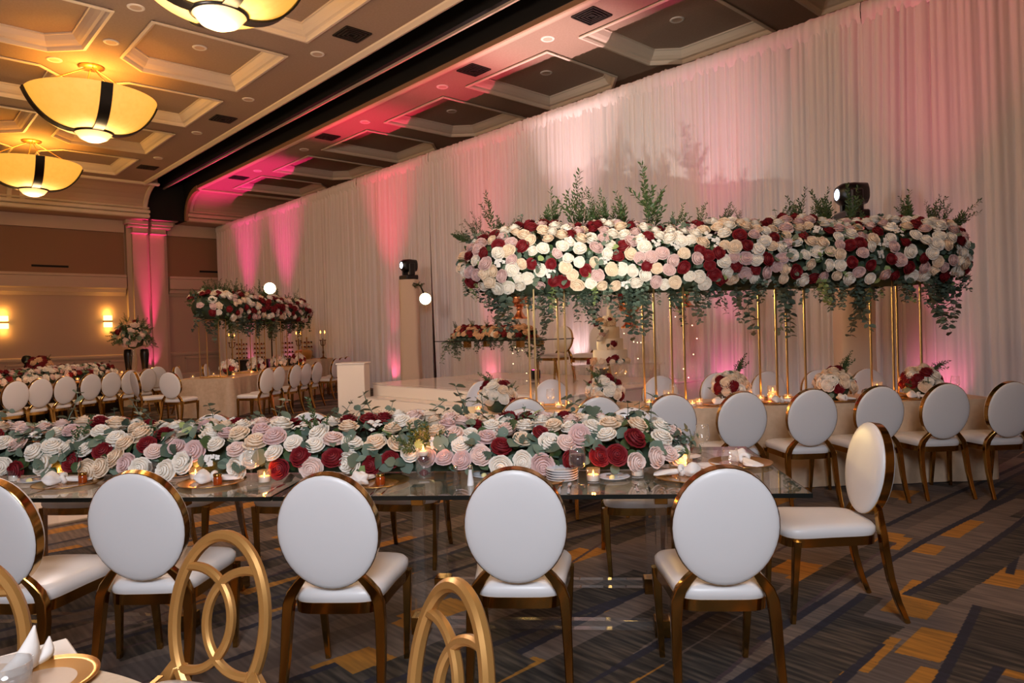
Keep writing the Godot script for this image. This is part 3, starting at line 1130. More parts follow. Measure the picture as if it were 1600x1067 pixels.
func room() -> void:
	var g := Geo.new()
	slab(g, -4.2, 13.8, -29.2, 8.2, -0.2, 0.0)
	struct("floor", g.done(), M.carpet)
	# ceiling
	var c := struct_root("ceiling")
	ceiling_bay(c, 3.5, 7.38, 3.8, 6.22, false, true)
	ceiling_bay(c, -0.4, 3.5, 0.75, 3.2, true, true)
	ceiling_bay(c, 9.1, 13.6, 10.03, 12.7, true, true)
	g = Geo.new()
	slab(g, -4.2, -0.4, -26.4, 8.0, HC, HC + 0.3)
	slab(g, -4.2, 13.8, -29.2, 8.2, 8.6, 8.8)
	struct("ceiling_slab", g.done(), M.ceiling, c)
	# the slot of the folding wall: black inside, a brown band on its far cheek, a steel track
	g = Geo.new()
	slab(g, 7.34, 7.38, -28.8, 8.0, 7.02, 8.6)
	slab(g, 9.02, 9.06, -28.8, 8.0, 7.09, 8.6)
	slab(g, 7.38, 9.02, -28.8, 8.0, 8.5, 8.6)
	slab(g, 7.74, 9.1, -27.75, -27.65, 6.0, 8.6)
	struct("slot_lining", g.done(), M.black, c)
	g = Geo.new()
	slab(g, 9.03, 9.1, -26.4, 8.0, 6.99, 7.1)
	struct("slot_cheek", g.done(), M.wall_brown, c)
	g = Geo.new()
	slab(g, 8.2, 8.36, -28.7, 8.0, 7.16, 7.5)
	struct("wall_track", g.done(), M.black, c)
	g = Geo.new()
	slab(g, 8.3, 8.345, -28.7, 8.0, 7.11, 7.16)
	struct("track_lip", g.done(), M.wall_trim, c)
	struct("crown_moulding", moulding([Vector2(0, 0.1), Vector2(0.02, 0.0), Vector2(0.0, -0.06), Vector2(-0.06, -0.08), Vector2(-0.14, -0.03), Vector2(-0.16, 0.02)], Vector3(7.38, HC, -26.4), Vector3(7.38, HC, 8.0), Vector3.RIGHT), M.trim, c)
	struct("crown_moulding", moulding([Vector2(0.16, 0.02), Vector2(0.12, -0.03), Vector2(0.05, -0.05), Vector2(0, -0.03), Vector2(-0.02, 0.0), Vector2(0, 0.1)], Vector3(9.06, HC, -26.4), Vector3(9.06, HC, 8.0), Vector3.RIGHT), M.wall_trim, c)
	# bulkheads over the far wall
	for side in 2:   # a cove from the ceiling back to a cornice near the wall
		var x0: float = [-4.2, 9.12][side]
		var x1: float = [7.72, 13.8][side]
		var b := struct_root("trim_%d" % (side + 1))
		var prof := [Vector2(-28.9, 7.3), Vector2(-28.9, 6.02), Vector2(-27.55, 6.02)]
		for i in 9:
			var t := i / 8.0 * PI / 2
			prof.append(Vector2(-27.55 + 1.3 * (1.0 - cos(t)), 6.15 + 0.85 * sin(t)))
		prof.append(Vector2(-26.25, 7.3))
		var rings := []
		for x: float in [x0, x1]:
			var r := PackedVector3Array()
			for p: Vector2 in prof:
				r.append(Vector3(x, p.y, p.x))
			rings.append(r)
		g = Geo.new()
		g.sm = -1
		g.loft(rings, true, true)
		struct("cove_body", g.done(), M.wall, b)
		if side == 1:
			rings = []
			for x: float in [9.04, 9.115]:
				var r := PackedVector3Array()
				for p: Vector2 in prof:
					r.append(Vector3(x, p.y, p.x))
				rings.append(r)
			g = Geo.new()
			g.sm = -1
			g.loft(rings, true, true)
			struct("cove_end", g.done(), M.black, b)
			var edge := []
			for i in 9:
				var t := i / 8.0 * PI / 2
				edge.append(Vector3(9.06, 6.15 + 0.85 * sin(t), -27.5 + 1.3 * (1.0 - cos(t))))
			edge.push_front(Vector3(9.06, 6.0, -27.5))
			g = Geo.new()
			g.bar(edge, Vector3.RIGHT, [0.12], [0.2], 0.01)
			struct("cove_edge", g.done(), M.wall_brown, b)
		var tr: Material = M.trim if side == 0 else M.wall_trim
		for y in [[6.97, 0.1, -26.22, 0.16], [6.34, 0.07, -27.5, 0.16], [6.2, 0.13, -27.5, 0.3], [6.05, 0.14, -27.5, 0.2]]:
			g = Geo.new()
			g.box(Vector3((x0 + x1) / 2, y[0], y[2]), Vector3(x1 - x0 + 0.1, y[1], y[3]), 0.03)
			struct("cove_moulding", g.done(), tr, b)
		for x: float in ([0.8, 3.6, 3.95, 7.62] if side == 0 else [9.2, 12.9]):
			var pts := []
			for i in 9:
				var t := i / 8.0 * PI / 2
				pts.append(Vector3(x, 6.15 + 0.85 * sin(t), -27.52 + 1.3 * (1.0 - cos(t))))
			g = Geo.new()
			g.bar(pts, Vector3.RIGHT, [0.14], [0.08], 0.02)
			struct("cove_rib", g.done(), tr, b)
	# walls
	var w := struct_root("wall_back")
	g = Geo.new()
	slab(g, -4.2, 13.8, -29.4, -29.0, 0.0, 8.8)
	struct("wall_body", g.done(), M.wall, w)
	for s in [[-4.2, 7.25], [8.75, 13.8]]:
		g = Geo.new()
		slab(g, s[0], s[1], -29.0, -28.94, 4.02, 5.58)
		struct("upper_panel", g.done(), M.wall_brown, w)
		g = Geo.new()
		slab(g, s[0], s[1], -29.0, -28.8, 5.58, 6.3)
		struct("frieze", g.done(), M.wall_trim, w)
		struct("cornice", moulding([Vector2(0, 3.24), Vector2(0.06, 3.24), Vector2(0.12, 3.34), Vector2(0.16, 3.36), Vector2(0.2, 3.48), Vector2(0.3, 3.52), Vector2(0.3, 3.9), Vector2(0.34, 3.92), Vector2(0.34, 4.0), Vector2(0, 4.04)], Vector3(s[1], 0, -29.0), Vector3(s[0], 0, -29.0), Vector3.BACK), M.wall_trim, w)
		struct("chair_rail", moulding([Vector2(0, 0.92), Vector2(0.03, 0.92), Vector2(0.06, 0.98), Vector2(0.06, 1.04), Vector2(0, 1.08)], Vector3(s[1], 0, -29.0), Vector3(s[0], 0, -29.0), Vector3.BACK), M.wall_trim, w)
		struct("skirting", moulding([Vector2(0, 0), Vector2(0.04, 0), Vector2(0.04, 0.2), Vector2(0, 0.24)], Vector3(s[1], 0, -29.0), Vector3(s[0], 0, -29.0), Vector3.BACK), M.wall_trim, w)
		var n := 0
		for x: float in ([0.6, 3.5, 6.63] if s[0] < 0 else [9.3, 11.4]):
			g = Geo.new()
			slab(g, x, x + 0.04, -29.0, -28.96, 0.32, 0.84)
			slab(g, x + 2.0 if s[0] < 0 else x + 1.6, (x + 2.04) if s[0] < 0 else x + 1.64, -29.0, -28.96, 0.32, 0.84)
			slab(g, x, x + 2.04, -29.0, -28.96, 0.8, 0.84)
			struct("dado_moulding", g.done(), M.wall_trim, w)
			n += 1
	for x: float in [4.9, 10.5]:
		g = Geo.new()
		slab(g, x - 0.55, x + 0.55, -28.95, -28.92, 4.22, 4.29)
		struct("air_slot", g.done(), M.black, w)
	var col := struct_root("trim_3")
	g = Geo.new()
	slab(g, 7.3, 8.7, -29.0, -28.75, 0, 6.2)
	struct("column_back", g.done(), M.wall_trim, col)
	for s in [[7.46, 7.96], [8.06, 8.56]]:
		g = Geo.new()
		slab(g, s[0], s[1], -28.75, -28.6, 0, 5.55)
		struct("pilaster", g.done(), M.wall_trim, col)
		var m: float = (s[0] + s[1]) / 2
		for k in 5:
			g = Geo.new()
			var wd: float = 0.5 + [0.06, 0.02, 0.2, 0.28, 0.44][k]
			g.box(Vector3(m + (-0.5 if s[0] < 7.5 else 0.5) * (wd - 0.5), [5.56, 5.68, 5.8, 5.94, 6.1][k], -28.6 + wd * 0.12), Vector3(wd, [0.05, 0.18, 0.09, 0.16, 0.11][k], wd * 0.5), 0.02)
			struct("capital_band", g.done(), M.wall_trim, col)
	g = Geo.new()
	slab(g, 13.6, 13.8, -29.2, 8.2, 0, 8.8)
	struct("wall_right", g.done(), M.wall)
	g = Geo.new()
	slab(g, -4.4, -4.2, -29.2, 8.2, 0, 8.8)
	struct("wall_left", g.done(), M.wall)
	g = Geo.new()
	slab(g, -4.4, 13.8, 8.0, 8.2, 0, 8.8)
	struct("wall_front", g.done(), M.wall)
	# ceiling fittings
	var where := ["over the tables, nearest of its line", "second along its line", "third along its line", "farthest along its line"]
	var vents := [[Vector3(6.71, HC, -11.27), 0], [Vector3(6.75, HC, -17.6), 0], [Vector3(6.75, HC, -23.9), 0], [Vector3(9.55, HC, -7.99), 1], [Vector3(9.55, HC, -11.22), 1], [Vector3(9.55, HC, -17.5), 1], [Vector3(9.55, HC, -23.7), 1]]
	var vn := ["dark square air vent in the brown ceiling, closest to the big bowl lamp overhead", "dark square air vent in the brown ceiling beside the second bowl lamp", "dark square air vent in the brown ceiling near the far bulkhead", "dark square air vent nearest the camera in the strip above the drapes", "dark square air vent above the drapes between red and peach light patches", "dark square air vent above the drapes amid strong pink light", "dark square air vent above the drapes, last before the far bulkhead"]
	for k in vents.size():
		var o := thing("ceiling_vent", vn[k], "vent", vents[k][0], 0, "square ceiling vents")
		g = Geo.new()
		for t in 4:
			var w2 := 0.5 - t * 0.12
			for s: float in [-1.0, 1.0]:
				g.bar([Vector3(s * w2 / 2, -0.012 - t * 0.003, -w2 / 2), Vector3(s * w2 / 2, -0.012 - t * 0.003, w2 / 2)], Vector3.UP, [0.02], [0.03], 0.002)
				g.bar([Vector3(-w2 / 2, -0.012 - t * 0.003, s * w2 / 2), Vector3(w2 / 2, -0.012 - t * 0.003, s * w2 / 2)], Vector3.UP, [0.02], [0.03], 0.002)
		part("louvre", g.done(), M.dark_track, o)
		part("backing", box(Vector3(0.5, 0.006, 0.5), 0.001, Vector3(0, -0.004, 0)), M.black, o)
	var cans := [[Vector3(3.46, HC, -12.57), "beside the nearest bowl lamp"], [Vector3(6.65, HC, -12.48), "between slot and second coffer row"], [Vector3(6.66, HC, -15.83), "between slot and third coffer row"], [Vector3(6.66, HC, -19.2), "between slot and fourth coffer row"], [Vector3(6.66, HC, -22.5), "between slot and fifth coffer row"], [Vector3(2.88, HC, -15.85), "beyond the clipped coffer at upper left"], [Vector3(3.5, HC, -14.3), "between the two nearest coffers, ahead of the second bowl lamp"], [Vector3(9.65, HC, -9.16), "in the peach light above the drapes"], [Vector3(9.65, HC, -12.43), "in the red light above the drapes"], [Vector3(9.65, HC, -15.71), "in the first pink light above the drapes"], [Vector3(9.65, HC, -19.1), "in the far pink light above the drapes"], [Vector3(9.65, HC, -22.4), "in the last pink light above the drapes"], [Vector3(11.3, HC + 0.215, -7.4), "in the dark coffer nearest, above the drapes"], [Vector3(11.3, HC + 0.215, -10.8), "in the second dark coffer above the drapes"], [Vector3(11.3, HC + 0.215, -14.2), "in the third dark coffer above the drapes"], [Vector3(5.0, HC + 0.215, -14.1), "in the coffer right of the second bowl lamp"]]
	for k in cans.size():
		var o := thing("ceiling_can", "small round white ceiling fitting " + String(cans[k][1]), "downlight", cans[k][0], 0, "round ceiling fittings")
		g = Geo.new()
		g.sm = 1
		g.lathe([Vector2(0.09, -0.012), Vector2(0.12, -0.02), Vector2(0.135, -0.008), Vector2(0.135, 0.0)], 24)
		part("trim_ring", g.done(), M.white, o)
		g = Geo.new()
		g.sm = 1
		g.lathe([Vector2(0.001, -0.006), Vector2(0.09, -0.012)], 20)
		part("lamp_face", g.done(), M.wall_trim, o)
	# bowl chandeliers
	var bl := ["huge amber bowl chandelier cut by the top edge of the view", "big amber bowl chandelier with black straps, middle of the visible three", "smaller looking amber bowl chandelier with black straps near the far bulkhead", "amber bowl chandelier over the hall behind the camera"]
	var zs := [-9.13, -15.83, -22.55, -2.4]
	for k in 4:
		var o := thing("bowl_chandelier", bl[k], "chandelier", Vector3(3.5, HC, zs[k]), 0, "amber bowl chandeliers")
		chandelier(o)
		omni(Vector3(3.5, HC - 0.5, zs[k]), Color(1.0, 0.72, 0.32), 2.0, 0.2)
		omni(Vector3(3.5, HC - 1.65, zs[k]), Color(1.0, 0.82, 0.58), 3.0, 0.3)

func chandelier(o: Node3D) -> void:
	var prof := []
	for i in 13:
		var t := i / 12.0 * 1.12
		prof.append(Vector2(0.33 + 0.82 * sin(t) / sin(1.12), -1.3 + 0.68 * (1.0 - cos(t)) / (1.0 - cos(1.12))))
	var g := Geo.new()
	g.sm = 1
	g.lathe(prof, 56)
	part("glass_bowl", g.done(), M.bowl, o)
	g = Geo.new()
	g.sm = 1
	g.lathe([Vector2(0.001, -1.5), Vector2(0.12, -1.485), Vector2(0.24, -1.43), Vector2(0.33, -1.32)], 32)
	part("bottom_glass", g.done(), M.bowl_tip, o)
	g = Geo.new()
	g.sm = 1
	g.lathe([Vector2(0.33, -1.335), Vector2(0.36, -1.32), Vector2(0.365, -1.29), Vector2(0.33, -1.285)], 32)
	part("bottom_ring", g.done(), M.black_gloss, o)
	g = Geo.new()
	g.sm = 1
	g.lathe([Vector2(0.24, 0.0), Vector2(0.23, -0.03), Vector2(0.12, -0.05), Vector2(0.02, -0.055)], 24)
	part("canopy", g.done(), M.gold_soft, o)
	for k in 4:
		var a := k * PI / 2
		var d := Vector3(cos(a), 0, sin(a))
		var pts := []
		for p: Vector2 in prof:
			pts.append(d * (p.x + 0.02) + Vector3(0, p.y - 0.01, 0))
		g = Geo.new()
		g.bar(pts, d.cross(Vector3.UP), [0.2], [0.03], 0.005)
		part("strap", g.done(), M.black_gloss, o)
		g = Geo.new()
		g.tube([d * 0.1 + Vector3(0, -0.05, 0), d * 1.13 + Vector3(0, -0.64, 0)], [0.012], 6)
		part("hanging_rod", g.done(), M.gold_soft, o)


# ---------- drapes
func drapes() -> void:
	var seams := [-28.4, -24.58, -21.0, -17.57, -14.14, -10.71, -7.2, -3.83, -0.5, 3.0]
	var names := ["last drape panel, hanging where the draped wall meets the far wall", "second drape panel from the far wall, behind the distant tall flowers", "third drape panel from the far wall, behind the candelabrum", "drape panel behind the white podium, pink light at its foot", "drape panel behind the left end of the white stage", "drape panel behind the rose covered sweetheart table", "drape panel behind the tiered cake and gold urns", "drape panel behind the right half of the long overhead flowers", "drape panel at the right edge, behind the right spotlight tower", "drape panel beside the camera beyond the right edge of the frame"]
	var n := FastNoiseLite.new()
	n.seed = 4
	n.frequency = 0.6
	var back := Geo.new()
	for k in seams.size() - 1:
		var z0: float = seams[k]
		var z1: float = seams[k + 1]
		var o := thing("wall_drape", "sheer white " + String(names[k]), "curtain", Vector3(WX, 0, (z0 + z1) / 2), 0, "white wall drapes")
		var w := z1 - z0
		var cols := int(w / 0.013)
		var ys := [0.02, 0.6, 1.2, 1.9, 2.7, 3.5, 4.3, 5.0, 5.55, 5.78]
		var rings := []
		for y: float in ys:
			var row := PackedVector3Array()
			var h := 1.0 - y / 6.0
			for i in cols + 1:
				var z := lerpf(z0, z1, float(i) / cols)
				row.append(Vector3(fold(n, z, h, k), y, z - (z0 + z1) / 2 + (0.16 * h * h * (1.0 - i / 14.0) if k == 4 and i < 14 else 0.0)))
			rings.append(row)
		var g := Geo.new()
		g.sm = 1
		g.loft(rings, false, false, false, true)
		part("fabric", g.done(), M.fabric, o)
		# ruffled rod pocket along the top
		rings = []
		for q: Vector2 in [Vector2(-0.015, 5.7), Vector2(-0.05, 5.8), Vector2(-0.055, 5.92), Vector2(-0.03, 6.0), Vector2(0.03, 6.01), Vector2(0.05, 5.9)]:
			var row := PackedVector3Array()
			for i in cols / 2 + 1:
				var z := lerpf(z0, z1, 2.0 * i / cols)
				row.append(Vector3(q.x + 0.012 * sin(z * 61.0 + sin(z * 9.0) * 3.0), q.y + 0.02 * n.get_noise_1d(z * 9.0) * (1.0 if q.y > 5.9 else 2.5), z - (z0 + z1) / 2))
			rings.append(row)
		g = Geo.new()
		g.sm = 1
		g.loft(rings, false, false, false, true)
		part("rod_pocket", g.done(), M.fabric, o)
		if k > 0:
			g = Geo.new()
			g.sm = 1
			g.lathe([Vector2(0.028, 0.0), Vector2(0.028, 6.06), Vector2(0.001, 6.08)], 10, Vector3(0.1, 0, z0 - (z0 + z1) / 2))
			part("upright", g.done(), M.wall_trim, o)
	slab(back, WX + 0.16, WX + 0.2, -28.4, 3.0, 5.86, 5.92)
	solo("drape_crossbar", back.done(), M.silver, "long metal crossbar carrying the drapes behind their top edge", "rail")

func fold(n: FastNoiseLite, z: float, h: float, k: int) -> float:
	var zz := z + 0.16 * h * n.get_noise_1d(z * 1.1 + 40.0)
	var a := zz * 4.1 + 2.6 * n.get_noise_1d(zz * 1.3)
	var b := zz * 13.0 + 3.0 * n.get_noise_1d(zz * 2.1 + 90.0)
	var c := zz * 27.0 + 3.0 * n.get_noise_1d(zz * 3.1 + 190.0)
	var v := (0.5 - pow(absf(sin(a)), 0.6)) * (0.02 + 0.075 * h) + (0.5 - pow(absf(sin(b)), 0.45)) * (0.05 + 0.025 * h) + (0.5 - pow(absf(sin(c)), 0.55)) * 0.034
	return v

# ---------- the stage and what stands on it or round it
func stage_set() -> void:
	var o := thing("stage", "low white stage with glossy top against the drapes", "stage", Vector3.ZERO)
	var g := Geo.new()
	g.box(Vector3(8.715, 0.285, -9.02), Vector3(3.27, 0.57, 5.06), 0.01)
	part("body", g.done(), M.stage, o)
	g = Geo.new()
	g.box(Vector3(8.715, 0.585, -9.02), Vector3(3.28, 0.03, 5.08), 0.005)
	part("deck", g.done(), M.stage_top, o)
	o = thing("stair_unit", "white three step stair along the front of the stage", "stairs", Vector3.ZERO)
	for k in 3:
		var x0 := 6.25 + 0.3 * k
		g = Geo.new()
		g.box(Vector3((x0 + 7.07) / 2, 0.1 + 0.2 * k - 0.004, -9.0), Vector3(7.07 - x0, 0.192, 4.0), 0.006)
		part("step", g.done(), M.stage, o)
		g = Geo.new()
		g.box(Vector3((x0 + 7.06) / 2, 0.196 + 0.2 * k, -9.0), Vector3(7.08 - x0, 0.008, 4.02), 0.003)
		part("tread", g.done(), M.stage_top, o)
	o = thing("podium", "plain white podium box standing left of the stage steps", "podium", Vector3(6.66, 0, -11.52), deg_to_rad(-45))
	part("body", box(Vector3(0.5, 0.98, 0.42), 0.006, Vector3(0, 0.49, 0)), M.stage, o)
	part("top", box(Vector3(0.54, 0.03, 0.46), 0.006, Vector3(0, 0.995, 0)), M.white, o)
	sweetheart()
	cake()
	# gold urns on clear plinths at the back of the stage
	var urns := [[Vector3(9.14, 0.0, -5.97), 1.78, "copper lit urn on the tall clear plinth right of the cake"], [Vector3(9.08, 0.6, -6.98), 0.9, "gold urn on a clear plinth directly behind the cake"], [Vector3(8.75, 0.6, -9.2), 1.12, "gold urn with crystals on a clear plinth behind the sweetheart roses"]]
	for k in 3:
		var at: Vector3 = urns[k][0]
		var h: float = urns[k][1]
		var p := thing("clear_plinth", ["tall", "shorter", "leftmost"][k] + " clear acrylic plinth under the " + ["copper lit urn", "gold urn behind the cake", "urn behind the sweetheart roses"][k], "plinth", at, 0.3 + k)
		part("clear_box", box(Vector3(0.42, h, 0.42), 0.004, Vector3(0, h / 2, 0)), M.acrylic, p)
		for q in 7:   # string of tiny bulbs inside
			var bulb := SphereMesh.new()
			bulb.radius = 0.008
			bulb.height = 0.016
			bulb.radial_segments = 8
			bulb.rings = 4
			part("fairy_light", bulb, M.fairy, p, T(Vector3(rng.randf_range(-0.17, 0.17), rng.randf_range(0.08, h - 0.08), rng.randf_range(-0.17, 0.17))))
		var u := thing("flower_urn", urns[k][2], "urn", at + Vector3(0, h, 0), 0)
		g = Geo.new()
		g.sm = 1
		g.lathe([Vector2(0.14, 0.0), Vector2(0.14, 0.02), Vector2(0.1, 0.05), Vector2(0.05, 0.13), Vector2(0.045, 0.17), Vector2(0.07, 0.19), Vector2(0.05, 0.21)], 24)
		part("foot", g.done(), M.copper, u)
		g = Geo.new()
		g.sm = 1
		g.lathe([Vector2(0.05, 0.21), Vector2(0.12, 0.24), Vector2(0.17, 0.31), Vector2(0.165, 0.36), Vector2(0.19, 0.4), Vector2(0.17, 0.4), Vector2(0.14, 0.36)], 28)
		part("bowl", g.done(), M.copper, u)
		var f := thing("urn_bouquet", "red and white rose bouquet in the " + ["copper lit urn on the tall plinth", "gold urn behind the cake", "urn behind the sweetheart roses"][k], "bouquet", at + Vector3(0, h + 0.36, 0), 0)
		posy(f, 0.22, 0.12, 26, 0.06, ["rose_white", 0.45, "rose_red", 0.3, "rose_blush", 0.25], R.rose_far, 8)
	spot(Vector3(8.5, 0.25, -5.6), Vector3(9.14, 1.95, -5.97), 14.0, 0.6, Color(1, 0.5, 0.35), 3.0)  # unseen low spot placed to light the tall urn warm

	o = thing("dance_floor", "glossy white dance floor lying on the carpet before the stage", "dance floor", Vector3(3.2, 0, -9.3))
	part("deck", box(Vector3(5.9, 0.022, 4.9), 0.004, Vector3(0, 0.011, 0)), M.stage_top, o)
	part("edge_trim", edge_frame(5.94, 4.94, 0.018, Vector3(0, 0.009, 0)), M.white, o)

func sweetheart() -> void:
	var at := Vector3(7.95, 0.6, -8.75)
	var o := thing("sweetheart_table", "glass topped sweetheart table with gold bracketed clear legs on the stage", "table", at, PI / 2)
	part("glass_top", box(Vector3(2.5, 0.014, 0.95), 0.002, Vector3(0.1, 0.757, 0)), M.table_glass, o)
	part("glass_edge", edge_frame(2.5, 0.95, 0.014, Vector3(0.1, 0.757, 0)), M.glass_edge, o)
	for x: float in [-0.62, 0.72]:
		for z: float in [-0.22, 0.22]:
			part("leg", box(Vector3(0.07, 0.64, 0.07), 0.002, Vector3(x, 0.32, z)), M.acrylic, o)
			part("bracket", box(Vector3(0.1, 0.11, 0.1), 0.004, Vector3(x, 0.695, z)), M.gold, o)
	part("stretcher", box(Vector3(1.4, 0.04, 0.5), 0.004, Vector3(0.05, 0.05, 0)), M.acrylic, o)
	var f := thing("table_garland", "peach and burgundy rose garland lying along the sweetheart table", "garland", at + Vector3(0.1, 0.764, -0.42), PI / 2)
	swag_core(f, 1.0, 0.24, 0.2, 0.0, true)
	swag(f, 1.0, 0.26, 0.22, 0.0, 0.05, PI - 0.3, 110, 0.062, ["rose_peach", 0.5, "rose_white", 0.12, "rose_red", 0.38], R.rose_far, 60, 0.07)
	for k in 40:
		var s := rng.randf_range(-1.1, 1.1)
		part("eucalyptus_sprig", R.hang[k % 5], M.eucalyptus_dark if k % 2 else M.eucalyptus, f, Transform3D(Basis(Vector3.UP, rng.randf() * TAU).scaled(Vector3.ONE * rng.randf_range(0.35, 0.75)), Vector3(s, 0.04, -0.22 + rng.randf_range(-0.08, 0.05))))
	for k in 10:
		part("eucalyptus_sprig", R.hang[k % 5], M.eucalyptus, f, T(Vector3([-1.12, 1.02][k % 2] + rng.randf_range(-0.1, 0.1), 0.02, rng.randf_range(-0.25, 0.1)), rng.randf() * TAU, 1.0))
	for k in 8:
		part("ruscus_sprig", R.ruscus[k % 4], M.ruscus, f, upon(Vector3(rng.randf_range(-1, 1), 0.15, 0), Vector3(rng.randf_range(-0.7, 0.7), 1, rng.randf_range(-0.7, 0.2)), 0, 0.5))

func cake() -> void:
	var at := Vector3(6.9, 0, -5.62)
	var o := thing("cake_stand", "clear acrylic cake table standing before the stage", "table", at, -PI / 4 + 0.05)
	part("clear_top", box(Vector3(1.1, 0.02, 0.7), 0.003, Vector3(0.06, 1.06, 0)), M.acrylic, o)
	part("clear_body", box(Vector3(1.0, 1.05, 0.6), 0.003, Vector3(0.06, 0.525, 0)), M.acrylic, o)
	var c := thing("wedding_cake", "five tier ivory wedding cake with red and white roses", "cake", at + Vector3(0, 1.07, 0), 0.4)
	var y := 0.0
	var tiers := [[0.215, 0.165], [0.165, 0.14], [0.125, 0.145], [0.082, 0.14], [0.034, 0.13]]
	for k in 5:
		var r: float = tiers[k][0]
		var h: float = tiers[k][1]
		var g := Geo.new()
		g.sm = 1
		g.lathe([Vector2(r, y), Vector2(r * (0.6 if k == 4 else 1.0), y + h - 0.012), Vector2(r * (0.55 if k == 4 else 1.0) - 0.01, y + h)], 40, Vector3.ZERO, true, true)
		part("tier", g.done(), M.icing, c)
		y += h
	var vd := Vector3(-0.72, 0, 0.69)
	var rt := Vector3(0.69, 0, 0.72)
	for q in [[-0.16, 0.5, 0.03, "rose_red", 0.045], [-0.12, 0.53, 0.06, "rose_peach", 0.05], [-0.07, 0.5, 0.08, "rose_cream", 0.05], [0.0, 0.55, 0.06, "rose_red", 0.045], [0.03, 0.49, 0.1, "rose_cream", 0.042], [-0.1, 0.36, 0.12, "rose_mauve", 0.045], [-0.13, 0.31, 0.13, "rose_white", 0.05], [-0.06, 0.4, 0.12, "rose_white", 0.045], [0.03, 0.24, 0.16, "rose_red", 0.048], [-0.01, 0.19, 0.18, "rose_cream", 0.045], [0.04, 0.06, 0.23, "rose_red", 0.052], [-0.03, 0.04, 0.24, "rose_red", 0.042], [0.0, 0.02, 0.27, "rose_cream", 0.04], [-0.27, 0.03, 0.1, "rose_red", 0.04], [-0.22, 0.03, 0.15, "rose_peach", 0.05], [-0.12, 0.03, 0.24, "rose_cream", 0.045], [0.2, 0.03, 0.16, "rose_cream", 0.04], [0.1, 0.02, 0.25, "rose_white", 0.04]]:
		part("rose", R.rose_far[rng.randi() % 2], M[q[3]], c, Transform3D(Basis.IDENTITY, Vector3.ZERO) * upon((rt * q[0] + vd * q[2] + Vector3(0, q[1], 0)).rotated(Vector3.UP, -0.4), (vd + Vector3(0, 0.5, 0) + rt * q[0] * 3.0).rotated(Vector3.UP, -0.4), rng.randf() * TAU, q[4]))
	for q in [[-0.02, 0.21, 0.19], [-0.09, 0.42, 0.14], [-0.18, 0.5, 0.06], [0.07, 0.05, 0.25], [0.14, 0.01, 0.22]]:
		part("leaf", R.leaf[0], M.eucalyptus_dark, c, upon((rt * q[0] + vd * q[2] + Vector3(0, q[1], 0)).rotated(Vector3.UP, -0.4), vd.rotated(Vector3.UP, -0.4), rng.randf() * TAU, 0.05))
	var s := thing("menu_sign", "small dark framed card standing behind the cake table", "sign", Vector3(7.35, 0.6, -6.1), -0.8)
	part("card", box(Vector3(0.13, 0.18, 0.012), 0.003, Vector3(0, 0.27, 0)), M.card, s)
	part("stand", box(Vector3(0.06, 0.18, 0.05), 0.003, Vector3(0, 0.09, 0)), M.acrylic, s)

func edge_frame(w: float, d: float, h: float, c: Vector3) -> ArrayMesh:
	var g := Geo.new()
	for s: float in [-1.0, 1.0]:
		g.box(c + Vector3(0, 0, s * d / 2), Vector3(w + 0.006, h, 0.006), 0.001)
		g.box(c + Vector3(s * w / 2, 0, 0), Vector3(0.006, h, d - 0.006), 0.001)
	return g.done()


# ---------- lamps about the hall
func moving_head(at: Vector3, to: Vector3, label: String, dim: float) -> void:
	var o := thing("moving_head_light", label, "stage light", at, face_to(Vector3(to.x - at.x, 0, to.z - at.z)))
	part("base", box(Vector3(0.4, 0.11, 0.32), 0.02, Vector3(0, 0.055, 0)), M.black_gloss, o)
	for s: float in [-1.0, 1.0]:
		part("yoke_arm", box(Vector3(0.05, 0.3, 0.16), 0.02, Vector3(s * 0.17, 0.24, 0)), M.black_gloss, o)
	var g := Geo.new()
	g.sm = 1
	g.loft([ring(0.1, 0.1, -0.2, 24, 3.0), ring(0.14, 0.14, -0.17, 24, 4.0), ring(0.145, 0.15, 0.0, 24, 4.0), ring(0.14, 0.14, 0.13, 24, 3.0), ring(0.1, 0.1, 0.19, 24, 2.4)], true, true)
	var hd := part("head", g.done(), M.black_gloss, o, Transform3D(Basis(Vector3.RIGHT, PI / 2), Vector3(0, 0.34, 0)))
	g = Geo.new()
	g.sm = 1
	g.lathe([Vector2(0.075, 0.0), Vector2(0.05, 0.014), Vector2(0.001, 0.02)], 20)
	part("lens", g.done(), M.lens_white, hd, T(Vector3(0, 0.19, 0)))
	if dim > 0.0:
		var d := Vector3(to.x - at.x, 0, to.z - at.z).normalized()
		spot(at + Vector3(0, 0.34, 0) + d * 0.24, to, 9.0, 0.6, Color(1.0, 0.95, 0.9), dim, 0.06)

func tower(at: Vector3, h: float, label: String) -> void:
	var g := Geo.new()
	g.sm = 1
	var rings := []
	for i in 6:
		var y := h * i / 5.0
		var r := PackedVector3Array()
		for p in ring(0.21 + 0.02 * (1 - i / 5.0), 0.21 + 0.02 * (1 - i / 5.0), y, 28, 5.0):
			r.append(p + Vector3(sin(p.z * 40.0 + i) * 0.008, 0, sin(p.x * 35.0 + i * 2.0) * 0.008))
		rings.append(r)
	g.loft(rings, true, true)
	solo("light_tower", g.done(), M.cover, label, "light tower", at, 0.75)

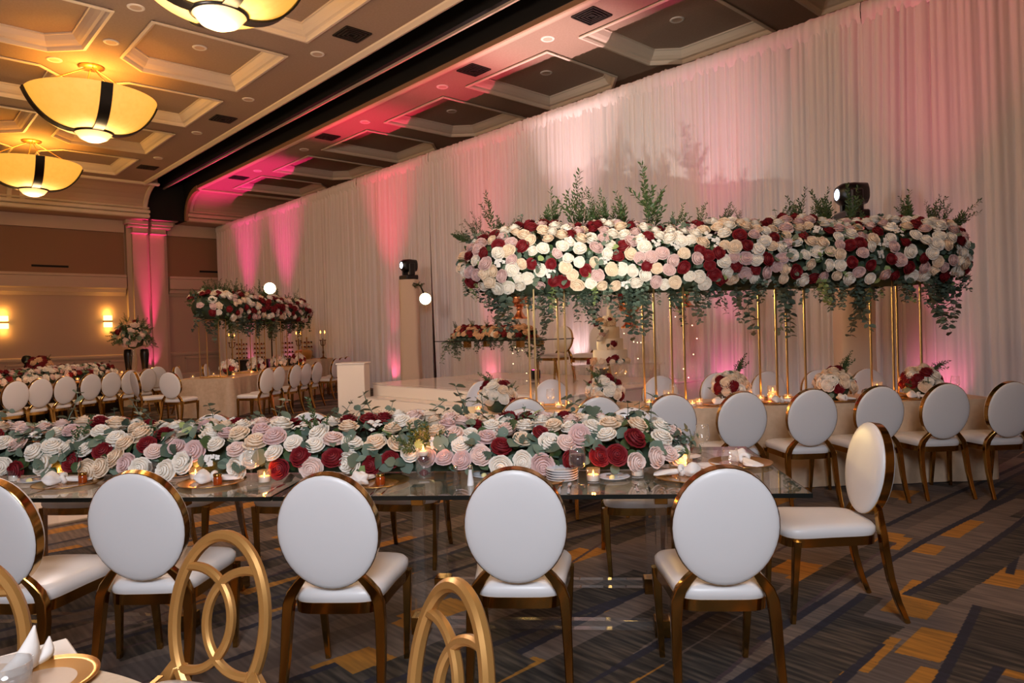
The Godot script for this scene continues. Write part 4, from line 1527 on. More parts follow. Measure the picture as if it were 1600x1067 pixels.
func lamps() -> void:
	tower(Vector3(9.75, 0, -3.75), 2.86, "beige cloth covered tower carrying the spotlight over the long flowers")
	moving_head(Vector3(9.75, 2.86, -3.75), Vector3(5.0, 2.0, -8.5), "black moving head light on the tower above the overhead flowers", 0.0)
	tower(Vector3(9.6, 0, -13.9), 2.8, "beige cloth covered tower left of the stage")
	moving_head(Vector3(9.6, 2.8, -13.9), Vector3(4.0, 3.0, -14.5), "black moving head light on the tower left of the stage", 0.0)
	for q in [[Vector3(9.45, 2.3, -13.05), 0.13, "round warm spotlight glaring from a bracket left of the stage", 22.0, Vector3(5.2, 2.0, -5.0)], [Vector3(9.0, 3.0, -20.3), 0.17, "bright round spotlight glaring above the distant tall flowers", 30.0, Vector3(5.4, 2.0, -4.6)]]:
		var at: Vector3 = q[0]
		var to := Vector3(0.5, 1.4, -1.0)
		var o := thing("par_lamp", q[2], "spotlight", at)
		o.look_at_from_position(at, to, Vector3.UP)
		var g := Geo.new()
		g.sm = 1
		g.lathe([Vector2(q[1] * 0.5, -0.24), Vector2(q[1] * 0.9, -0.16), Vector2(q[1] * 1.1, 0.02)], 24, Vector3.ZERO, true)
		part("housing", g.done(), M.black_gloss, o, Transform3D(Basis(Vector3.RIGHT, -PI / 2), Vector3.ZERO))
		g = Geo.new()
		g.sm = 1
		g.lathe([Vector2(q[1], 0.0), Vector2(q[1] * 0.6, 0.02), Vector2(0.001, 0.03)], 24)
		part("lens", g.done(), M.lens_warm, o, Transform3D(Basis(Vector3.RIGHT, -PI / 2), Vector3.ZERO))
		g = Geo.new()
		var inv := o.transform.affine_inverse()
		g.tube([Vector3(0, 0.05, 0.15), inv * Vector3(9.5, 2.62, -13.3), inv * Vector3(9.58, 2.72, -13.74)] if q[1] < 0.15 else [Vector3(0, -0.12, 0.1), Vector3(0, -1.4, 0.1), Vector3(0, -2.95, 0.1)], [0.02], 8)
		var br := part("bracket", g.done(), M.black_gloss, o)
		if q[1] < 0.15:
			for k in 3:
				part("leaf_sprig", R.ruscus[k], M.ruscus, br, inv * upon(Vector3(9.5, 2.6 + 0.04 * k, -13.3 - 0.15 * k), Vector3(-0.3, 0.3 - 0.3 * k, 0.9), 0, 0.7))
		spot(at + (to - at).normalized() * 0.1, q[4], 15.0, 0.6, Color(1.0, 0.86, 0.55), q[3], 0.1)
	# uplights at the foot of the drapes
	var zs := [-25.3, -22.2, -19.17, -15.88, -11.95, -9.3, -6.0, -2.93]
	var pink := Color(1.0, 0.16, 0.52)
	var cs := [pink, pink, pink, Color(1.0, 0.18, 0.38), Color(1.0, 0.3, 0.42), Color(1.0, 0.8, 0.78), pink, Color(1.0, 0.22, 0.46)]
	var at_names := ["near the far wall", "behind the candelabrum table", "left of the white podium", "right of the white podium", "by the left end of the stage", "on the stage behind the sweetheart chairs", "by the right end of the stage", "behind the right end of the head table"]
	for k in zs.size():
		var y := 0.6 if k == 5 else 0.0
		uplight(Vector3(9.2, y, zs[k]), "small black uplight at the drapes " + at_names[k])
		spot(Vector3(9.2, y + 0.2, zs[k]), Vector3(9.65, 7.0, zs[k]), 20.0, 1.0, cs[k], [76.0, 76.0, 76.0, 70.0, 40.0, 70.0, 34.0, 24.0][k], 0.03)
		spot(Vector3(9.5, y + 0.2, zs[k]), Vector3(10.5, y + 2.4, zs[k]), 13.0, 1.0, cs[k].lerp(Color.WHITE, 0.16), 2.6, 0.03)  # this and the next: unseen spots nearer the cloth, lighting its pink column
		spot(Vector3(9.98, y + 0.2, zs[k]), Vector3(10.5, y + 0.75, zs[k]), 34.0, 1.0, cs[k].lerp(Color.WHITE, 0.2), 0.7, 0.03)
	uplight(Vector3(8.01, 0, -28.2), "small black uplight at the foot of the white column")
	spot(Vector3(8.01, 0.2, -28.2), Vector3(8.01, 6.0, -28.62), 9.0, 1.0, pink, 70.0, 0.03)
	spot(Vector3(8.01, 0.2, -28.2), Vector3(8.01, 1.4, -28.75), 22.0, 1.0, pink.lerp(Color.WHITE, 0.2), 1.5, 0.03)
	# wall sconces on the far wall
	for k in 3:
		var o := thing("wall_sconce", ["pair of glowing shades on the far wall beside the pink column", "pair of glowing shades on the far wall at the left edge", "pair of glowing shades on the far wall beyond the left edge"][k], "wall light", Vector3([6.63, 3.5, 0.4][k], 2.3, -29.0), 0, "far wall sconces")
		for s: float in [-1.0, 1.0]:
			part("shade", box(Vector3(0.27, 0.18, 0.1), 0.01, Vector3(0, s * 0.125, 0.07)), M.sconce, o)
		part("mount", box(Vector3(0.29, 0.06, 0.12), 0.005, Vector3(0, 0, 0.06)), M.gold_soft, o)
		omni(o.position + Vector3(0, 0.34, 0.16), Color(1.0, 0.7, 0.3), 0.22, 0.05)
		omni(o.position + Vector3(0, -0.34, 0.16), Color(1.0, 0.7, 0.3), 0.15, 0.05)

func uplight(at: Vector3, label: String) -> void:
	var o := thing("floor_uplight", label, "uplight", at, 0.4, "floor uplights")
	var g := Geo.new()
	g.sm = 1
	g.lathe([Vector2(0.09, 0.0), Vector2(0.1, 0.02), Vector2(0.1, 0.15), Vector2(0.09, 0.17), Vector2(0.085, 0.16)], 20, Vector3.ZERO, true)
	part("housing", g.done(), M.black_gloss, o)
	g = Geo.new()
	g.sm = 1
	g.lathe([Vector2(0.085, 0.16), Vector2(0.05, 0.17), Vector2(0.001, 0.172)], 20)
	part("lens", g.done(), M.lens_pink, o)

# ---------- glass tables
func gp(s: float, t: float, y := 0.76) -> Vector3:   # s along from the right end (negative), t across from the near edge
	return CG + UG * s + VG * t + Vector3(0, y, 0)

func gxz(x: float, z: float, y := 0.76) -> Vector3:
	return Vector3(x, y, z)

func glass_tables() -> void:
	var turn := atan2(-UG.z, UG.x)
	for k in 2:
		var o := thing("glass_table", ["long glass table with clear acrylic legs, the end with the empty chair at its head", "long glass table with clear acrylic legs continuing beyond the left edge"][k], "table", gp(-1.22 - 2.445 * k, 0.61, 0), turn)
		part("glass_top", box(Vector3(2.43, 0.02, 1.22), 0.002, Vector3(0, 0.75, 0)), M.table_glass, o)
		part("glass_edge", edge_frame(2.43, 1.22, 0.02, Vector3(0, 0.75, 0)), M.glass_edge, o)
		for x: float in [-0.6, 0.6]:
			for z: float in [-0.26, 0.3]:
				var lg := part("leg", box(Vector3(0.055, 0.56, 0.055), 0.002, Vector3(x, 0.365, z)), M.acrylic, o)
				part("leg_cap", box(Vector3(0.062, 0.094, 0.062), 0.002, Vector3(x, 0.692, z)), M.gold, lg)
				part("leg_foot", box(Vector3(0.09, 0.085, 0.09), 0.003, Vector3(x, 0.0425, z)), M.gold, lg)
		for z: float in [-0.26, 0.3]:
			part("stretcher", box(Vector3(1.1, 0.045, 0.045), 0.002, Vector3(0, 0.05, z)), M.acrylic_bar, o)
	# the long low flower runner
	var f := thing("flower_runner", "long low runner of white, blush and burgundy roses on the glass tables", "flower runner", gp(-2.72, 0.64, 0.762), turn)
	swag_core(f, 2.22, 0.25, 0.2, 0.02, true)
	swag(f, 2.25, 0.27, 0.2, 0.055, 0.0, PI * 0.85, 300, 0.053, ["rose_white", 0.36, "rose_cream", 0.2, "rose_blush", 0.15, "rose_mauve", 0.12, "rose_red", 0.17], R.rose, 230, 0.075)
	for k in 26:
		var s := rng.randf_range(-2.2, 2.2)
		part("eucalyptus_sprig", R.up[k % 3], [M.eucalyptus, M.eucalyptus_dark][k % 2], f, upon(Vector3(s, 0.14, rng.randf_range(-0.2, 0.05)), Vector3(rng.randf_range(-0.8, 0.8), 1.0, rng.randf_range(-0.8, 0.3)), rng.randf() * TAU, rng.randf_range(0.7, 1.15)))
	for k in 8:
		part("eucalyptus_sprig", R.up[k % 3], M.eucalyptus, f, upon(Vector3(2.1, 0.08, rng.randf_range(-0.15, 0.15)), Vector3(1.0, rng.randf_range(0.2, 0.7), rng.randf_range(-0.5, 0.5)), rng.randf() * TAU, 0.95))
	for q in [[0.6, 1.35, -0.3], [1.03, 1.5, 0.05], [1.1, 1.2, 0.6], [0.5, 1.2, -0.7], [-0.04, 1.2, 0.3], [-0.4, 1.15, -0.4], [1.82, 1.35, -0.5], [0.82, 1.2, 0.3], [-0.9, 1.2, 0.2], [-1.3, 1.3, -0.2]]:
		part("eucalyptus_sprig", R.up[int(q[1] * 100) % 3], M.eucalyptus, f, upon(Vector3(q[0], 0.16, -0.12), Vector3(q[2], 1.0, -0.15), q[0] * 9.0, q[1]))
	for k in 14:
		part("ruscus_sprig", R.ruscus[k % 4], M.ruscus, f, upon(Vector3(rng.randf_range(-2.2, 1.6), 0.1, rng.randf_range(-0.1, 0.22)), Vector3(rng.randf_range(-0.9, 0.9), 0.5, rng.randf_range(-0.3, 0.9)), 0, 0.5))
	# what is laid on the glass
	var cl := ["at the far left of the glass table", "beside the far left candle", "beside the blue tinted goblet", "behind the second napkin from the left", "between the second and third near chairs", "behind the third near chair", "right of the stack of white plates", "brightest, at the right end of the flower runner", "behind the napkin at the right end", "at the table's right end beside a honey jar"]
	var cp := [[0.58, -4.62], [0.77, -4.53], [1.48, -3.48], [1.27, -3.86], [1.7, -3.36], [2.32, -2.6], [2.56, -2.21], [2.79, -2.12], [3.27, -2.23], [3.03, -2.0]]
	for k in 10:
		candle(gxz(cp[k][0], cp[k][1]), "lit votive candle in clear glass " + cl[k], "votive candles on the glass table", 0.07, 0.033, 0.02 if k == 7 else 0.012)
	var tc := thing("floating_candle", "tall glass with a floating candle over a submerged red rose", "candle", gxz(2.03, -2.86))
	var g := Geo.new()
	g.sm = 1
	g.lathe([Vector2(0.001, 0.004), Vector2(0.03, 0.004), Vector2(0.034, 0.02), Vector2(0.04, 0.1), Vector2(0.036, 0.17), Vector2(0.034, 0.17), Vector2(0.037, 0.1), Vector2(0.03, 0.03), Vector2(0.001, 0.02)], 24)
	part("glass_cup", g.done(), M.glass, tc)
	part("rose", R.rose[0], M.rose_red, tc, T(Vector3(0, 0.045, 0), 0, 0.024))
	part("rose", R.rose[1], M.rose_red, tc, T(Vector3(0, 0.115, 0), 0, 0.027))
	g = Geo.new()
	g.sm = 1
	g.lathe([Vector2(0.02, 0.135), Vector2(0.028, 0.15), Vector2(0.028, 0.158), Vector2(0.004, 0.156)], 16, Vector3.ZERO, true, true)
	part("floating_wax", g.done(), M.wax, tc)
	g = Geo.new()
	g.sm = 1
	g.lathe([Vector2(0.001, 0.157), Vector2(0.006, 0.165), Vector2(0.003, 0.18), Vector2(0.0005, 0.19)], 8)
	part("flame", g.done(), M.flame, tc)
	omni(tc.position + Vector3(0, 0.172, 0), Color(1, 0.6, 0.25), 0.02, 0.006)
	goblet(gxz(1.43, -3.52), "stemmed goblet of blue tinted iced water beside a votive candle")
	goblet(gxz(3.46, -2.17), "empty looking stemmed goblet at the right end of the glass table")
	goblet(gxz(2.46, -2.22), "stemmed glass holding dark red drink beside the plate stack", M.wine)
	tumbler(gxz(1.02, -4.35), "clear curved tumbler before the flower runner at left", M.glass)
	tumbler(gxz(3.27, -1.89), "clear curved tumbler at the end setting of the glass table", M.glass)
	tumbler(gxz(1.12, -4.01), "dark smoked tumbler between the two left settings", M.smoke)
	shaker(gxz(1.1, -4.25), "clear pepper shaker of the pair near the left end", false)
	shaker(gxz(1.14, -4.21), "white salt shaker of the pair near the left end", true)
	shaker(gxz(2.09, -2.68), "clear pepper shaker of the pair behind the third near chair", false)
	shaker(gxz(2.14, -2.63), "white salt shaker of the pair behind the third near chair", true)
	var gl := ["leftmost near setting", "second near setting from the left", "third near setting from the left", "setting behind the third near chair", "setting behind the fourth near chair", "end setting by the lone side chair"]
	var gq := [[0.77, -4.3], [1.3, -3.7], [1.86, -3.03], [2.38, -2.45], [2.93, -1.92], [3.39, -1.9]]
	var nt := [1.25, 1.15, 2.2, 2.0, -2.6, -0.75]
	for k in 6:
		charger(gxz(gq[k][0], gq[k][1]), "clear charger plate with gold rim at the " + gl[k])
		if k != 3:
			var off: Vector3 = UG * [-0.03, 0.0, -0.07, 0, -0.03, 0.02][k] + VG * [0.01, 0.02, -0.01, 0, 0.03, 0.0][k]
			napkin(gxz(gq[k][0], gq[k][1], 0.768) + off, nt[k], "white napkin tied in a knot at the " + gl[k])
	honey_jar(gxz(0.83, -4.26, 0.766), "amber honey jar on the charger at the left near setting")
	honey_jar(gxz(1.3, -3.63, 0.766), "amber honey jar on the charger at the second near setting")
	honey_jar(gxz(1.84, -2.96, 0.766), "amber honey jar on the charger at the third near setting")
	honey_jar(gxz(3.0, -1.95, 0.766), "amber honey jar on the charger behind the fourth near chair")
	plate(gxz(0.66, -4.55), "the white side plate near the far left candle", 1, 1)
	plate(gxz(1.24, -4.05), "the white side plate between the left settings", 1, 1)
	plate(gxz(2.5, -2.36), "", 5)
	plate(gxz(2.69, -2.19), "the white side plate beside the plate stack", 1, 1)
	plate(gxz(2.32, -2.72), "the white side plate behind the third near chair", 1, 1)
	plate(gxz(3.37, -2.22), "the white side plate below the empty goblet", 1, 1)
	plate(gxz(3.2, -1.98), "the white side plate at the end setting", 1)
	var yaw := face_to(-VG)
	for q in [[2.56, -1.95, 1, "outer of the pair behind the fourth near chair"], [2.6, -1.91, 1, "inner of the pair behind the fourth near chair"], [2.31, -2.2, 0, "before the plate stack"], [2.34, -2.17, 0, "second of the pair before the plate stack"], [1.4, -3.25, 0, "right of the second near setting"], [1.71, -2.83, 1, "right of the third near setting, outer one"], [1.75, -2.8, 1, "right of the third near setting, inner one"], [0.6, -4.17, 1, "left of the left near setting"], [1.02, -3.75, 0, "right of the left near setting"], [1.06, -3.72, 1, "left of the second near setting"]]:
		cutlery(gxz(q[0], q[1]) + VG * 0.06, yaw, q[2] == 1, "polished table %s lying %s" % ["fork" if q[2] == 1 else "knife", q[3]], M.silver)

# ---------- table with a cloth to the floor: along local x
func cloth(o: Node3D, l: float, w: float, h: float, m: Material, corner := 0.08) -> void:
	var n := 260
	var per := []
	var nor := []
	var hx := l / 2 - corner
	var hz := w / 2 - corner
	var total := 4 * (hx + hz) + TAU * corner
	for j in n:   # counter-clockwise from above, from the middle of the +x side
		var d := total * j / n
		var seg := [[Vector2(l / 2, 0), Vector2(0, -1), hz], [Vector2(hx, -hz), null, PI / 2 * corner, 0.0], [Vector2(hx, -w / 2), Vector2(-1, 0), 2 * hx], [Vector2(-hx, -hz), null, PI / 2 * corner, PI / 2], [Vector2(-l / 2, -hz), Vector2(0, 1), 2 * hz], [Vector2(-hx, hz), null, PI / 2 * corner, PI], [Vector2(-hx, w / 2), Vector2(1, 0), 2 * hx], [Vector2(hx, hz), null, PI / 2 * corner, PI * 1.5], [Vector2(l / 2, hz), Vector2(0, -1), hz]]
		for s: Array in seg:
			if d > float(s[2]) and s != seg[-1]:
				d -= s[2]
				continue
			if s[1] == null:
				var a: float = s[3] + d / corner
				per.append((s[0] as Vector2) + Vector2(cos(a), -sin(a)) * corner)
				nor.append(Vector2(cos(a), -sin(a)))
			else:
				var dir: Vector2 = s[1]
				per.append((s[0] as Vector2) + dir * d)
				nor.append(Vector2(-dir.y, dir.x))
			break
	var rings := []
	for q in [[0.012, 0.0, 0.015], [0.12, 0.006, 0.03], [0.3, 0.018, 0.05], [0.55, 0.026, 0.03], [0.8, 0.03, 0.012], [1.0, 0.032, 0.0]]:
		var r := PackedVector3Array()
		var y: float = h * q[0]
		for j in n:
			var t := total * j / n
			var f := (sin(t * 11.0 + 2.0 * sin(t * 2.3)) * 0.6 + sin(t * 23.0 + 3.0 * sin(t * 1.7)) * 0.3) * float(q[2]) + 0.03 * (1.0 - float(q[0]))
			var p: Vector2 = (per[j] as Vector2) + (nor[j] as Vector2) * f
			r.append(Vector3(p.x, y, p.y))
		rings.append(r)
	var g := Geo.new()
	g.sm = 1
	g.loft(rings, false, true)
	part("cloth", g.done(), m, o)
	part("table_frame", box(Vector3(l - 0.16, 0.03, w - 0.16), 0.004, Vector3(0, h - 0.04, 0)), M.white, o)
	for s: float in [-1.0, 1.0]:
		part("trestle", box(Vector3(0.06, h - 0.056, w - 0.4), 0.004, Vector3(s * (l / 2 - 0.4), (h - 0.056) / 2, 0)), M.white, o)

func rod_stand(at: Vector3, turn: float, h: float, w: float, d: float, label: String, group: String) -> void:
	var key := "stand%d" % int(h * 100)
	if R.has(key):
		dup(R[key], at, turn, label)
		return
	var o := thing("gold_flower_stand", label, "flower stand", at, turn, group)
	R[key] = o
	for sx: float in [-1.0, 1.0]:
		for sz: float in [-1.0, 1.0]:
			part("rod", box(Vector3(0.018, h, 0.018), 0.003, Vector3(sx * w / 2, h / 2, sz * d / 2)), M.gold_rod, o)
	for y: float in [0.009, h - 0.009]:
		var g := Geo.new()
		for s: float in [-1.0, 1.0]:
			g.box(Vector3(0, y, s * d / 2), Vector3(w - 0.018, 0.018, 0.018), 0.003)
			g.box(Vector3(s * w / 2, y, 0), Vector3(0.018, 0.018, d - 0.018), 0.003)
		part("rod_frame", g.done(), M.gold_rod, o)

func hp(s: float, t: float, y := 0.76) -> Vector3:   # about the head table's middle
	return CH + UH * s + VH * t + Vector3(0, y, 0)

func head_table() -> void:
	var turn := atan2(-UH.z, UH.x)
	var o := thing("head_table", "long head table under a champagne satin cloth below the overhead flowers", "table", hp(0.02, 0.07, 0), turn)
	cloth(o, 4.92, 0.78, 0.755, M.satin)
	var stands := [-1.63, -0.5, 0.66, 1.79]
	for k in 4:
		rod_stand(hp(stands[k], 0.12), turn + 0.1, 1.17, 0.29, 0.33, "slim gold rod stand, %s from the cake end of the head table" % nth(k), "gold rod stands on the head table")
	# the long overhead arrangement
	var f := thing("overhead_flowers", "long overhead bank of white and red roses on four gold stands", "flower arrangement", hp(0.02, 0.12, 1.842), turn)
	var cy := 0.26
	swag_core(f, 2.42, 0.4, 0.36, cy, false)
	swag(f, 2.44, 0.43, 0.375, cy, -0.6, PI * 0.72, 480, 0.056, ["rose_white", 0.46, "rose_cream", 0.18, "rose_mauve", 0.14, "rose_red", 0.22], R.rose, 230, 0.066)
	for k in 140:
		var s := rng.randf_range(-2.42, 2.42)
		var e := swag_r(s, 2.44, 0.42)
		var m := rng.randf()
		part("eucalyptus_sprig", R.hang[rng.randi() % 5], M.eucalyptus if m < 0.5 else (M.eucalyptus_dark if m < 0.8 else M.eucalyptus_light), f, upon(Vector3(s, cy - 0.2 * e, rng.randf_range(-0.1, 0.38) * e), Vector3(rng.randf_range(-0.3, 0.3), 1, rng.randf_range(-0.35, 0.3)), rng.randf() * TAU, rng.randf_range(0.4, 0.8)))
	for q in [-2.15, -2.0, -1.75, -1.15, -0.82, -0.78, -0.35, 0.2, 0.65, 1.3, 1.38, 2.0, 2.15, 2.3]:   # the long trails
		for j in 2:
			part("eucalyptus_sprig", R.hang[3 + j], [M.eucalyptus, M.eucalyptus_dark][j], f, upon(Vector3(q + rng.randf_range(-0.07, 0.07), cy - 0.25, rng.randf_range(0.0, 0.35)), Vector3(rng.randf_range(-0.12, 0.12), 1, -0.1), rng.randf() * TAU, rng.randf_range(0.75, 1.15)))
	for k in 34:
		var s := rng.randf_range(-2.4, 2.4)
		part("eucalyptus_sprig", R.up[k % 3], [M.eucalyptus, M.eucalyptus_dark][k % 2], f, upon(Vector3(s, cy + 0.24, rng.randf_range(-0.3, 0.15)), Vector3(rng.randf_range(-0.6, 0.6), 1.0, rng.randf_range(-0.6, 0.2)), rng.randf() * TAU, rng.randf_range(0.7, 1.1)))
	for q in [[-2.25, 0.55, -0.6], [-2.1, 0.85, -0.15], [-2.0, 0.6, 0.3], [-1.7, 0.6, 0.5], [-1.62, 0.95, 0.05], [-1.4, 1.25, 0.08], [-1.1, 0.95, -0.35], [-1.0, 0.75, -0.15], [-0.85, 1.05, -0.3], [-0.62, 1.3, 0.03], [-0.4, 0.7, 0.35], [-0.15, 0.6, 0.5], [0.1, 0.65, 0.3], [0.35, 0.6, -0.3], [0.6, 0.6, 0.6], [0.87, 0.9, -0.02], [1.0, 0.75, 0.4], [1.2, 1.0, -0.1], [1.4, 0.9, 0.2], [1.6, 0.6, -0.4], [2.0, 1.05, 0.05], [2.15, 0.8, 0.8], [2.35, 0.8, 1.3], [2.4, 0.6, 1.8], [2.3, 0.55, 0.6], [-2.4, 0.5, -1.4], [-2.4, 0.45, -2.0]]:
		for j in 3:
			part("ruscus_sprig", R.ruscus[(int(q[0] * 10) + j + 40) % 4], M.ruscus, f, upon(Vector3(q[0] + 0.05 * j, cy + 0.28, -0.1 - 0.1 * j), Vector3(q[2] + rng.randf_range(-0.1, 0.1), 1.0, rng.randf_range(-0.35, 0.1)), rng.randf() * TAU, q[1] * rng.randf_range(0.8, 1.1)))
	# low posies along the cloth
	var pl := ["at the stage end of the head table", "before the cake on the head table", "between the third and fourth seats of the head table", "beside the silver ball on the head table", "near the right end of the head table"]
	var pp := [[-2.12, -0.1], [-1.09, 0.02], [0.13, 0.1], [1.12, 0.0], [1.93, -0.05]]
	var pal := ["rose_white", 0.4, "rose_cream", 0.36, "rose_red", 0.24]
	for k in 5:
		var b := thing("posy", "low white and red rose posy " + pl[k], "bouquet", hp(pp[k][0], pp[k][1]), turn, "posies on the head table")
		posy(b, 0.165, 0.115, 30, 0.054, pal, R.rose, 14, -0.1)
		for j in 2:
			part("ruscus_sprig", R.ruscus[j], M.ruscus, b, upon(Vector3(0.05, 0.22, 0), Vector3(1.2 if k == 4 else (-1.2 if k < 2 else 0.3), 0.7, 0.1 * j), 0, 0.6))
	var ci := 0
	for q in [[-2.3, -0.1], [-1.8, 0.1], [-1.72, 0.02], [-1.55, 0.05], [-1.45, 0.1], [-0.7, 0.0], [-0.25, -0.08], [-0.35, -0.2], [0.3, 0.1], [0.38, 0.05], [0.5, 0.1], [0.62, 0.0], [1.62, 0.05], [1.7, 0.1], [1.58, -0.06], [2.15, 0.15]]:
		candle(hp(q[0], q[1] - 0.08), "lit votive candle in clear glass on the head table, %d along from the stage end" % (ci + 1) if ci > 14 else "lit votive candle in clear glass, %s along the head table from the stage end" % nth(ci), "votive candles on the head table", 0.07, 0.033, 0.014)
		ci += 1
	# a pillar candle and glasses
	var lab := ["first seat from the stage end", "second seat from the stage end", "third seat from the stage end", "middle of the head table", "fifth seat from the stage end", "sixth seat from the stage end", "last seat at the right end"]
	var k2 := 0
	for s: float in [-1.92, -1.2, -0.6, -0.05, 0.5, 1.1, 1.8]:
		charger(hp(s, -0.17), "clear charger with gold rim on the head table, " + lab[k2])
		napkin(hp(s + 0.02, -0.18, 0.768), turn + 0.9 + 0.5 * (k2 % 3), "white knotted napkin on the head table, " + lab[k2])
		k2 += 1
	goblet(hp(-1.62, 0.0), "stemmed goblet on the head table near the first gold stand")
	goblet(hp(-0.42, 0.1), "stemmed goblet on the head table near the second gold stand")
	tumbler(hp(0.02, 0.0), "dark smoked tumbler on the head table beside a votive", M.smoke)
	goblet(hp(2.3, 0.0), "stemmed goblet at the right end of the head table")
	var gi := 0
	for q in [[-0.5, -0.02], [0.56, 0.12], [1.62, 0.16]]:
		var v := thing("hurricane_candle", "taller glass hurricane with a glowing candle, %s from the stage end of the head table" % nth(gi), "candle", hp(q[0], q[1]), 0, "hurricane candles")
		var g := Geo.new()
		g.sm = 1
		g.lathe([Vector2(0.001, 0.003), Vector2(0.045, 0.003), Vector2(0.05, 0.02), Vector2(0.05, 0.14), Vector2(0.047, 0.14), Vector2(0.046, 0.02), Vector2(0.001, 0.012)], 24)
		part("glass_cup", g.done(), M.glass, v)
		g = Geo.new()
		g.sm = 1
		g.lathe([Vector2(0.04, 0.013), Vector2(0.04, 0.075), Vector2(0.03, 0.08)], 20, Vector3.ZERO, true, true)
		part("wax", g.done(), M.wax, v)
		g = Geo.new()
		g.sm = 1
		g.lathe([Vector2(0.001, 0.08), Vector2(0.007, 0.09), Vector2(0.004, 0.11), Vector2(0.0005, 0.12)], 8)
		part("flame", g.done(), M.flame, v)
		omni(v.position + Vector3(0, 0.098, 0), Color(1, 0.6, 0.25), 0.02, 0.006)
		gi += 1
	var bl := thing("mirror_ball", "small silver ball ornament beside the head table posy", "ornament", hp(1.34, -0.16))
	var sp := SphereMesh.new()
	sp.radius = 0.05
	sp.height = 0.1
	part("ball", sp, M.silver, bl, T(Vector3(0, 0.065, 0)))
	var g2 := Geo.new()
	g2.sm = 1
	g2.lathe([Vector2(0.03, 0), Vector2(0.028, 0.012), Vector2(0.02, 0.022)], 16, Vector3.ZERO, true)
	part("foot", g2.done(), M.silver, bl)

# ---------- tables farther off
func dl(d: float, lat: float, y := 0.0) -> Vector3:   # depth and sideways distance from the camera's foot, turned to the hall
	var a := deg_to_rad(42.87)
	return Vector3(d * sin(a) + lat * cos(a), y, -d * cos(a) + lat * sin(a))

